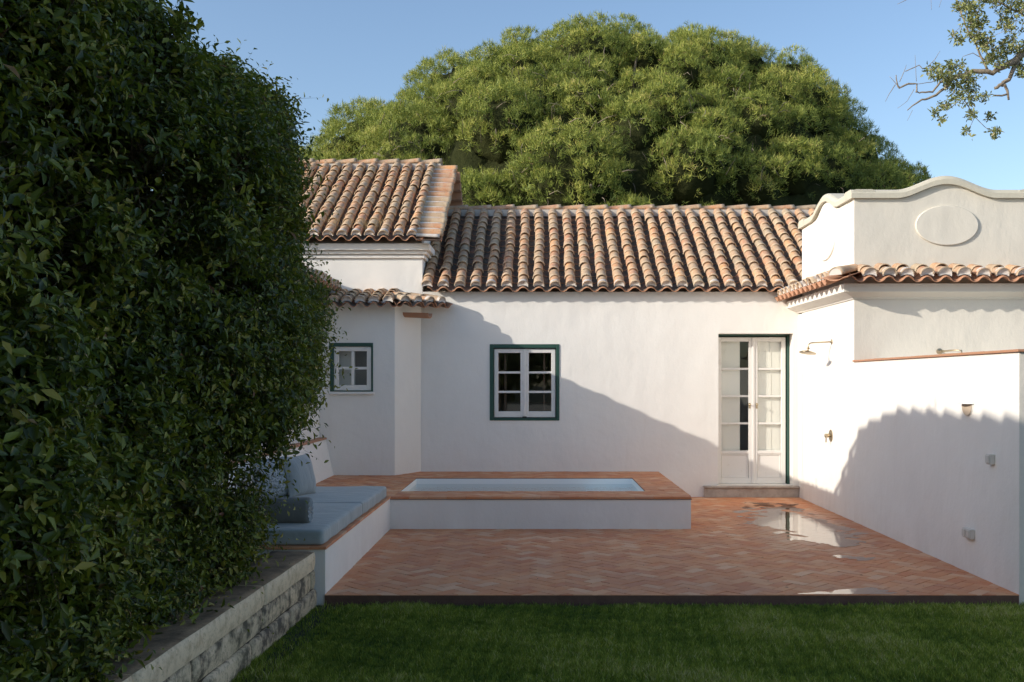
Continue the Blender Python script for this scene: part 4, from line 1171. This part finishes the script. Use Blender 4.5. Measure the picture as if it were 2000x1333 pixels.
# ---- umbrella pine
pine = thing('umbrella_pine', 'huge dome-crowned umbrella pine rising behind the tiled roofs', 'tree', (2.0, 31, -.1))
xo = np.array([-9.6, -8.6, -7.6, -6.2, -4.8, -3.5, -2.6, -1.4, 0, 1.5, 3.5, 5.9, 7.2, 8.2, 9.3, 10.6, 11.8, 12.4]); zo = np.array([6.4, 7.6, 8.5, 9.9, 10.35, 10.6, 11.7, 12.3, 12.65, 12.8, 12.75, 12.5, 12.1, 11.6, 10.4, 9.1, 7.7, 5.8]) - .16
YC_ = 31.0
rr = np.random.default_rng(5)
bou = []; tries = 0
while len(bou) < 190 and tries < 40000:     # boughs: the large billows of the crown
    tries += 1
    x = rr.uniform(-9.2, 12.0); h = np.interp(x, xo, zo) - 4.6
    if h <= .5: continue
    bd = 8.0 * math.sqrt(max(.03, 1 - ((x - 1.6) / 11.2) ** 2)); ph = rr.uniform(R(-4), R(112)); R_ = rr.choice([.8, 1.05, 1.35, 1.7]) * rr.uniform(.9, 1.1)
    ins = R_ * .80 + (rr.uniform(0, .7) if ph < R(70) else rr.uniform(0, .2)); f_ = max(.2, 1 - ins / max(h, .6))
    y = YC_ - (bd - ins * .8) * math.cos(ph); z = 4.6 + h * f_ * (abs(math.sin(ph)) ** .85) * (1 if ph > 0 else -1)
    p = np.array([x * (y / 31.0), y, (z - 1.65) * (y / 31.0) + 1.65])
    if all(np.linalg.norm(p - q[:3]) > .80 * (R_ + q[3]) for q in bou): bou.append((*p, R_))
lob = []
for (bx, by, bz, R_) in bou:
    mine = []; t2 = 0
    while len(mine) < int(13 * R_ * R_ + 5) and t2 < 400:
        t2 += 1; d_ = rr.normal(0, 1, 3) + np.array([0, -.55, .45]); d_ /= np.linalg.norm(d_)
        if d_[1] > .55 or d_[2] < -.55: continue
        r_ = rr.uniform(.30, .58); p = np.array([bx, by, bz]) + d_ * (R_ - r_ * .55) * np.array([1, 1, .92])
        if all(np.linalg.norm(p - q[:3]) > .62 * (r_ + q[3]) for q in mine): mine.append((*p, r_))
    lob += mine
lob = np.array(lob); nl = len(lob)
cnt = (250 * lob[:, 3] ** 2).astype(int) + 10
C = np.repeat(lob[:, :3], cnt, 0); RR = np.repeat(lob[:, 3], cnt)
dirs = unit(rr.normal(0, 1, (len(C), 3)) + np.array([0, -.4, .6]))
tp_ = C + dirs * (RR * rr.uniform(.75, 1.05, len(RR)))[:, None] * np.array([1.0, 1.0, 1.05])
low = dirs[:, 2] < -.25; keep = ~low | (rr.random(len(low)) < .45); tp_ = tp_[keep]; dirs = dirs[keep]
hue = (np.repeat(rr.normal(0, .10, nl), cnt) + 0)[keep] + rr.normal(0, .10, len(tp_)) + .16 * (dirs[:, 2] - .3)   # upward tufts painted lighter, like sunlit tops
axd = unit(dirs * .7 + np.array([0, 0, .75]) + rr.normal(0, .2, dirs.shape))
NN = 13; nt_ = len(tp_)
Vs = np.zeros((nt_, NN, 3, 3), np.float32)
for k in range(NN):
    sp_ = unit(axd * rr.uniform(.35, 1.15, (nt_, 1)) + rr.normal(0, .55, (nt_, 3)))
    ln = rr.uniform(.09, .17, nt_)[:, None]; wv = unit(np.cross(sp_, rr.normal(0, 1, (nt_, 3)))) * rr.uniform(.006, .011, (nt_, 1))
    off = rr.normal(0, .035, (nt_, 3))
    Vs[:, k, 0] = tp_ + off - wv; Vs[:, k, 1] = tp_ + off + wv; Vs[:, k, 2] = tp_ + off + sp_ * ln
rn = np.clip(.46 + hue[:, None] + rr.normal(0, .13, (nt_, NN)), 0, .97); rn[rr.random((nt_, NN)) < .012] = 1.0
npobj('crown', Vs.reshape(-1, 3), 3, np.arange(nt_ * NN * 3).reshape(-1, 3), np.repeat(rn.ravel(), 3), 'pine_needle', pine)
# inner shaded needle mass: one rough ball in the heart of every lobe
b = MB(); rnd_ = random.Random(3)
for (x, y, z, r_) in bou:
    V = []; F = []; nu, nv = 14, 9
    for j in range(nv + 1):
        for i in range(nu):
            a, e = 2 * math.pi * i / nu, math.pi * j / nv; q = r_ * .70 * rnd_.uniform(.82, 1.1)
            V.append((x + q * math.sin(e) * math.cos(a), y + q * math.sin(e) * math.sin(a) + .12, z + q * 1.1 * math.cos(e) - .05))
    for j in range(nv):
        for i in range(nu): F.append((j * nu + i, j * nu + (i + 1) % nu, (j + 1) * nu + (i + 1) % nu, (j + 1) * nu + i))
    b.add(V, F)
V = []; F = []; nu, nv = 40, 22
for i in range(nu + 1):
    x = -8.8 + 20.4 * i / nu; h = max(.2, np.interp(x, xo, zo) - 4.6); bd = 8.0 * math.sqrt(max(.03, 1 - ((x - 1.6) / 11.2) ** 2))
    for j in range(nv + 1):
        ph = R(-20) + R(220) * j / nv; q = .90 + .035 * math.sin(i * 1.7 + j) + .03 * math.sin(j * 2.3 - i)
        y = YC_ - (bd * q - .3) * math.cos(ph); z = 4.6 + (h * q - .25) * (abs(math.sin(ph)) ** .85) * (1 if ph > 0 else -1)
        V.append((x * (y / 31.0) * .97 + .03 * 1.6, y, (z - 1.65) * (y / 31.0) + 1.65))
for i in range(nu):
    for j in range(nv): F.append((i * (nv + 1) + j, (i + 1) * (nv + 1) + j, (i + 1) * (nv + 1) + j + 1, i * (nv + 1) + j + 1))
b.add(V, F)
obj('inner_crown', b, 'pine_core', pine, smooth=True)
b = MB(); b.tube([(2, 31, -.1), (2.05, 31, 2), (1.95, 30.9, 4), (2.1, 31, 5.5), (2.0, 31.0, 7)], [.6, .5, .45, .42, .3], 14)
obj('trunk', b, 'bark', pine, smooth=True)
b = MB()
for i in range(46):
    q = lob[rnd_.randrange(len(lob))]; mid = Vector((2 + (q[0] - 2) * .45, 31 + (q[1] - 31) * .45, 5 + (q[2] - 5) * .45 + .4))
    b.tube([(2, 31, 4.6 + rnd_.random()), mid, Vector(q[:3]) + Vector((0, 0, -.2))], [.16, .10, .03], 7)
low_l = [q for q in lob if q[1] < 27.5 and q[2] < np.interp(q[0], xo, zo) - 1.6]
for i in range(420):   # bare twigs and cones between the tufts
    q = low_l[rnd_.randrange(len(low_l))]; a = Vector(q[:3]) + Vector((rnd_.gauss(0, .3), -.3, rnd_.gauss(0, .3)))
    d_ = Vector((rnd_.gauss(0, .5), -rnd_.random(), rnd_.gauss(.1, .5))).normalized() * q[3] * rnd_.uniform(.7, 1.0)
    b.tube([a - d_ * .3, a + d_ * .4 + Vector((0, 0, .05)), a + d_ * .9 + Vector((rnd_.gauss(0, .05), 0, rnd_.gauss(0, .05)))], [.012, .008, .003], 4)
obj('branches', b, 'bark', pine, smooth=True)

# ---- oak bough reaching in from the right, drawn as a real limb 10 m away
oak = thing('cork_oak', 'sparse-leaved oak bough reaching in against the sky at the upper right', 'tree', (8.2, 10.5, -.1))
def W_(px, py, d=10.0): return Vector(((px - 1050) * d / 1944, d, 1.65 + (745 - py) * d / 1944))
b = MB(); b.tube([(8.2, 10.5, -.1), (8.1, 10.5, 1.5), (8.3, 10.5, 3.0), (8.0, 10.4, 4.2), (7.6, 10.3, 5.2)], [.30, .25, .22, .19, .14], 12)
obj('trunk', b, 'bark', oak, smooth=True)
b = MB(); rr = random.Random(12)
limbs = [
    ([Vector((7.9, 10.4, 4.3)), Vector((6.6, 10.2, 4.75)), W_(2100, 60, 10.1), W_(2000, 103), W_(1968, 128), W_(1938, 140), W_(1900, 138), W_(1868, 150), W_(1845, 172), W_(1820, 190), W_(1800, 195), W_(1772, 216)], [.09, .075, .06, .050, .045, .036, .032, .026, .02, .016, .013, .006]),
    ([W_(1990, 118), W_(1975, 150), W_(1955, 165), W_(1942, 173)], [.035, .03, .026, .02]),
    ([W_(1957, 166), W_(1968, 176), W_(1970, 196)], [.022, .018, .014]), ([W_(1966, 186), W_(1940, 187)], [.014, .012]),
    ([W_(1868, 152), W_(1850, 155), W_(1835, 163), W_(1822, 180), W_(1800, 181), W_(1788, 180)], [.022, .018, .015, .013, .011, .008]),
    ([W_(1790, 181), W_(1791, 164), W_(1775, 164), W_(1757, 172), W_(1752, 165), W_(1750, 147)], [.011, .010, .014, .012, .009, .006]),
    ([W_(1757, 171), W_(1746, 160), W_(1737, 150)], [.006, .004, .002]), ([W_(1748, 166), W_(1738, 182), W_(1729, 199)], [.006, .004, .002]),
    ([W_(1757, 160), W_(1766, 140), W_(1770, 127)], [.005, .004, .002]), ([W_(1768, 140), W_(1795, 128), W_(1802, 136), W_(1815, 128), W_(1825, 117), W_(1836, 100)], [.006, .006, .005, .005, .004, .002]),
    ([W_(1790, 160), W_(1788, 130), W_(1787, 108)], [.004, .003, .002]), ([W_(1862, 155), W_(1840, 150), W_(1820, 161), W_(1790, 165)], [.008, .006, .005, .004]),
    ([W_(1880, 190), W_(1862, 207), W_(1848, 218)], [.006, .005, .003]), ([W_(1880, 190), W_(1893, 212), W_(1906, 232), W_(1925, 250), W_(1945, 260)], [.007, .006, .005, .004, .003]),
    ([W_(1903, 230), W_(1897, 244), W_(1886, 258)], [.004, .003, .002]), ([W_(1785, 175), W_(1772, 198), W_(1753, 212)], [.004, .003, .001]), ([W_(1782, 216), W_(1772, 236)], [.003, .001]),
    ([W_(1930, 140), W_(1915, 110), W_(1905, 85), W_(1885, 50), W_(1875, 20), W_(1860, -30)], [.018, .015, .012, .011, .012, .012]),
    ([W_(2080, 60), W_(2000, 28), W_(1985, 22), W_(1950, 5), W_(1900, -20)], [.03, .018, .015, .012, .01]),
    ([W_(1965, 20), W_(1952, 45), W_(1948, 55)], [.005, .003, .001]), ([W_(1985, 30), W_(1980, 98)], [.005, .002]),
    ([W_(1900, -20), W_(1840, -8), W_(1775, -2), W_(1752, 9)], [.010, .007, .005, .002]), ([W_(1818, -8), W_(1819, 20)], [.003, .001]), ([W_(1845, -20), W_(1834, 15)], [.004, .001]),
    ([W_(1915, 112), W_(1900, 104), W_(1880, 111)], [.006, .005, .003]),
    ([W_(1850, 172), W_(1861, 176), W_(1862, 178)], [.004, .003, .002]),
]
for pts, rad in limbs:
    q = []; qr = []
    for i in range(len(pts) - 1):
        for s_ in range(3):
            t_ = s_ / 3; p = pts[i].lerp(pts[i + 1], t_); p += Vector((rr.gauss(0, 1), rr.gauss(0, 2), rr.gauss(0, 1))) * rad[i] * .22
            q.append(p); qr.append(rad[i] + (rad[i + 1] - rad[i]) * t_)
    q.append(pts[-1]); qr.append(rad[-1]); b.tube(q, [max(.0015, a * .72) for a in qr], 8)
clus = []   # leaf clusters: centre px, spread, count
for (px, py, sx, sy, n_) in ((1890, 150, 34, 14, 26), (1850, 135, 22, 14, 22), (1870, 165, 24, 14, 22), (1880, 185, 26, 14, 26), (1840, 155, 16, 12, 12), (1940, 112, 20, 22, 30), (1975, 60, 30, 32, 30),
                             (1905, 40, 24, 26, 34), (1885, 12, 22, 14, 26), (1940, 5, 30, 16, 26), (1900, 68, 20, 14, 20), (1920, 85, 20, 16, 18), (1985, 95, 20, 18, 18), (1990, 140, 14, 14, 16), (1985, 10, 20, 16, 22),
                             (1822, 138, 10, 12, 10), (1850, 205, 12, 7, 9), (1822, 220, 7, 6, 6), (1840, 234, 5, 5, 4), (1893, 224, 9, 6, 8), (1930, 228, 7, 6, 6), (1886, 258, 6, 5, 5), (1940, 258, 14, 7, 9), (1958, 95, 20, 16, 16), (1870, 80, 10, 14, 10),
                             (2040, 60, 40, 60, 50), (2080, 150, 40, 40, 30), (2060, -40, 60, 50, 50), (1925, 190, 12, 8, 6)):
    for _ in range(n_): clus.append(W_(rr.gauss(px, sx * .55), rr.gauss(py, sy * .6), 10 + rr.gauss(0, .12)))
for c in clus:
    k_ = min(clus, key=lambda o: (o - c).length if .03 < (o - c).length else 9); b.tube([c, (c + k_) / 2 + Vector((0, 0, rr.gauss(0, .008))), k_], [.0018, .0022, .0018], 4)
obj('branches', b, 'bark', oak, smooth=True)
C = np.repeat(np.array([tuple(c) for c in clus]), 10, 0); n = len(C)
D = unit(rng.normal(0, 1, C.shape) + np.array([0, -.1, .1])); P = C + D * .008 + rng.normal(0, .012, C.shape)
ls = rng.uniform(.028, .050, n)
V, F = leaves(P, D, rng.normal(0, 1, C.shape) + np.array([-.5, -.4, .6]), ls, ls * .46)
npobj('leaves', V, 4, F, np.repeat(np.clip(rng.normal(.5, .25, n), 0, 1), 6), 'oak_leaf', oak)

# ---- trees behind the viewer: they are what the window panes reflect
def back_tree(label, x, y, h, r_, seed):
    t0 = thing('garden_tree', label, 'tree', (x, y, -.1)); rg = np.random.default_rng(seed)
    n = 9000; dd = unit(rg.normal(0, 1, (n, 3))); q = np.array([x, y, h]) + dd * (r_ * (1 + .22 * noise3(dd * 3, 1.4, seed)) * rg.uniform(.7, 1.03, n))[:, None]
    V, F = leaves(q, rg.normal(0, 1, q.shape), dd + rg.normal(0, .5, q.shape), np.full(n, .28), np.full(n, .16))
    npobj('crown', V, 4, F, np.repeat(rg.uniform(.2, 1, n), 6), 'oak_leaf', t0)
    b = MB(); b.tube([(x, y, -.1), (x + .1, y, h * .4), (x, y, h)], [.28, .22, .1], 10); obj('trunk', b, 'bark', t0, smooth=True)
back_tree('broad garden tree behind the viewer, mirrored in the window panes', -1.5, -11, 4.0, 2.9, 31)
back_tree('rounded garden tree behind the viewer, right of the broad one', 4.6, -13, 4.4, 3.2, 32)
back_tree('tall garden tree far behind the viewer at the left', -9.5, -15, 5.5, 3.6, 33)

# ================================================================== SMALL THINGS
# puddles: ragged films of water lying in the brick joints
def puddle(name, fn, x0, x1, y0, y1, step, z=.0040):
    b = MB(); nx, ny = int((x1 - x0) / step), int((y1 - y0) / step); ids = {}
    V = []; F = []
    def vid(i, j):
        if (i, j) not in ids: ids[(i, j)] = len(V); V.append((x0 + i * step, y0 + j * step, z))
        return ids[(i, j)]
    pts = np.array([[x0 + (i + .5) * step, y0 + (j + .5) * step, 0] for i in range(nx) for j in range(ny)]); m = fn(pts)
    for k, on in enumerate(m):
        if on: i, j = divmod(k, ny); F.append((vid(i, j), vid(i + 1, j), vid(i + 1, j + 1), vid(i, j + 1)))
    b.add(V, F); return obj(name, b, 'puddle_water', kind='structure')
def brick_hash(p):
    cx, cy = (PX0 + PX1) / 2, (PY0 + PY1) / 2; c_ = math.cos(R(45)); dx, dy = p[:, 0] - cx, p[:, 1] - cy
    u, v = (dx * c_ + dy * c_) / .105, (-dx * c_ + dy * c_) / .105; i, j = np.floor(u), np.floor(v); m = (i - j) % 4
    i = np.where(m == 1, i - 1, i); j = np.where(m == 2, j - 1, j)
    return (np.sin(i * 12.9898 + j * 78.233) * 43758.5453) % 1.0 - .5
def pn1(p):
    x, y = p[:, 0], p[:, 1]
    c = np.interp(y, [9.9, 10.6, 11.4, 12.2, 13.3], [3.02, 3.05, 3.0, 2.98, 3.1]); w = np.interp(y, [9.75, 9.95, 10.5, 11.2, 12.0, 12.8, 13.3], [-.1, .10, .33, .50, .42, .33, .2])
    nz = noise3(p * np.array([1, .5, 1]), 6, 51) * .20 + noise3(p * np.array([.6, 1, 1]), 22, 52) * .10 + brick_hash(p) * .30
    return (w - np.abs(x - c) + nz) > .02
puddle('puddle', pn1, 2.2, 3.68, 9.6, 13.5, .012)
def pn2(p):
    x, y = p[:, 0], p[:, 1]; w = np.interp(y, [7.72, 7.80, 7.92, 8.02], [.33, .26, .12, -.1])
    return (w - np.abs(x - (2.40 + (y - 7.7))) + noise3(p, 14, 61) * .08 + brick_hash(p) * .16) > .0
puddle('puddle', pn2, 1.9, 3.2, 7.70, 8.1, .010)
def pn3(p):
    x, y = p[:, 0], p[:, 1]; r_ = np.hypot((x - 3.0) / .28, (y - 9.35) / .22); return (1 - r_ + noise3(p, 15, 71) * .7) > .55
puddle('puddle', pn3, 2.6, 3.4, 9.0, 9.7, .012)

# fallen leaves scattered over the bricks
rr = random.Random(21)
spots = [(1.99, 7.95), (2.6, 8.6), (2.75, 8.45), (2.1, 9.3), (3.1, 8.0), (.0, 8.3), (-1.05, 7.95), (-1.25, 7.85), (.55, 10.2), (1.2, 7.9), (-.9, 9.1), (3.35, 9.2), (-1.3, 10.85), (.95, 8.9), (2.9, 7.8), (3.25, 10.1), (1.9, 8.2), (-.3, 9.8), (1.5, 9.7)]
leaf0 = None
for i, (x, y) in enumerate(spots):
    if leaf0 is None:
        b = MB(); b.add([(0, -.02, 0), (.009, 0, .004), (0, .022, .001), (-.009, 0, .004), (0, 0, .0005)], [(0, 1, 4), (1, 2, 4), (2, 3, 4), (3, 0, 4)], .2)
        leaf0 = obj('fallen_leaf', b, 'dry_leaf', label='tiny dry brown leaf lying on the brick patio', cat='leaf', group='dry leaves scattered on the patio'); o = leaf0
    else: o = leaf0.copy(); COL.objects.link(o)
    o.location = (x, y, .0035); o.rotation_euler = (0, 0, rr.uniform(0, 6)); s_ = rr.uniform(.5, .9); o.scale = (s_, s_, s_)
bpy.context.view_layer.update()
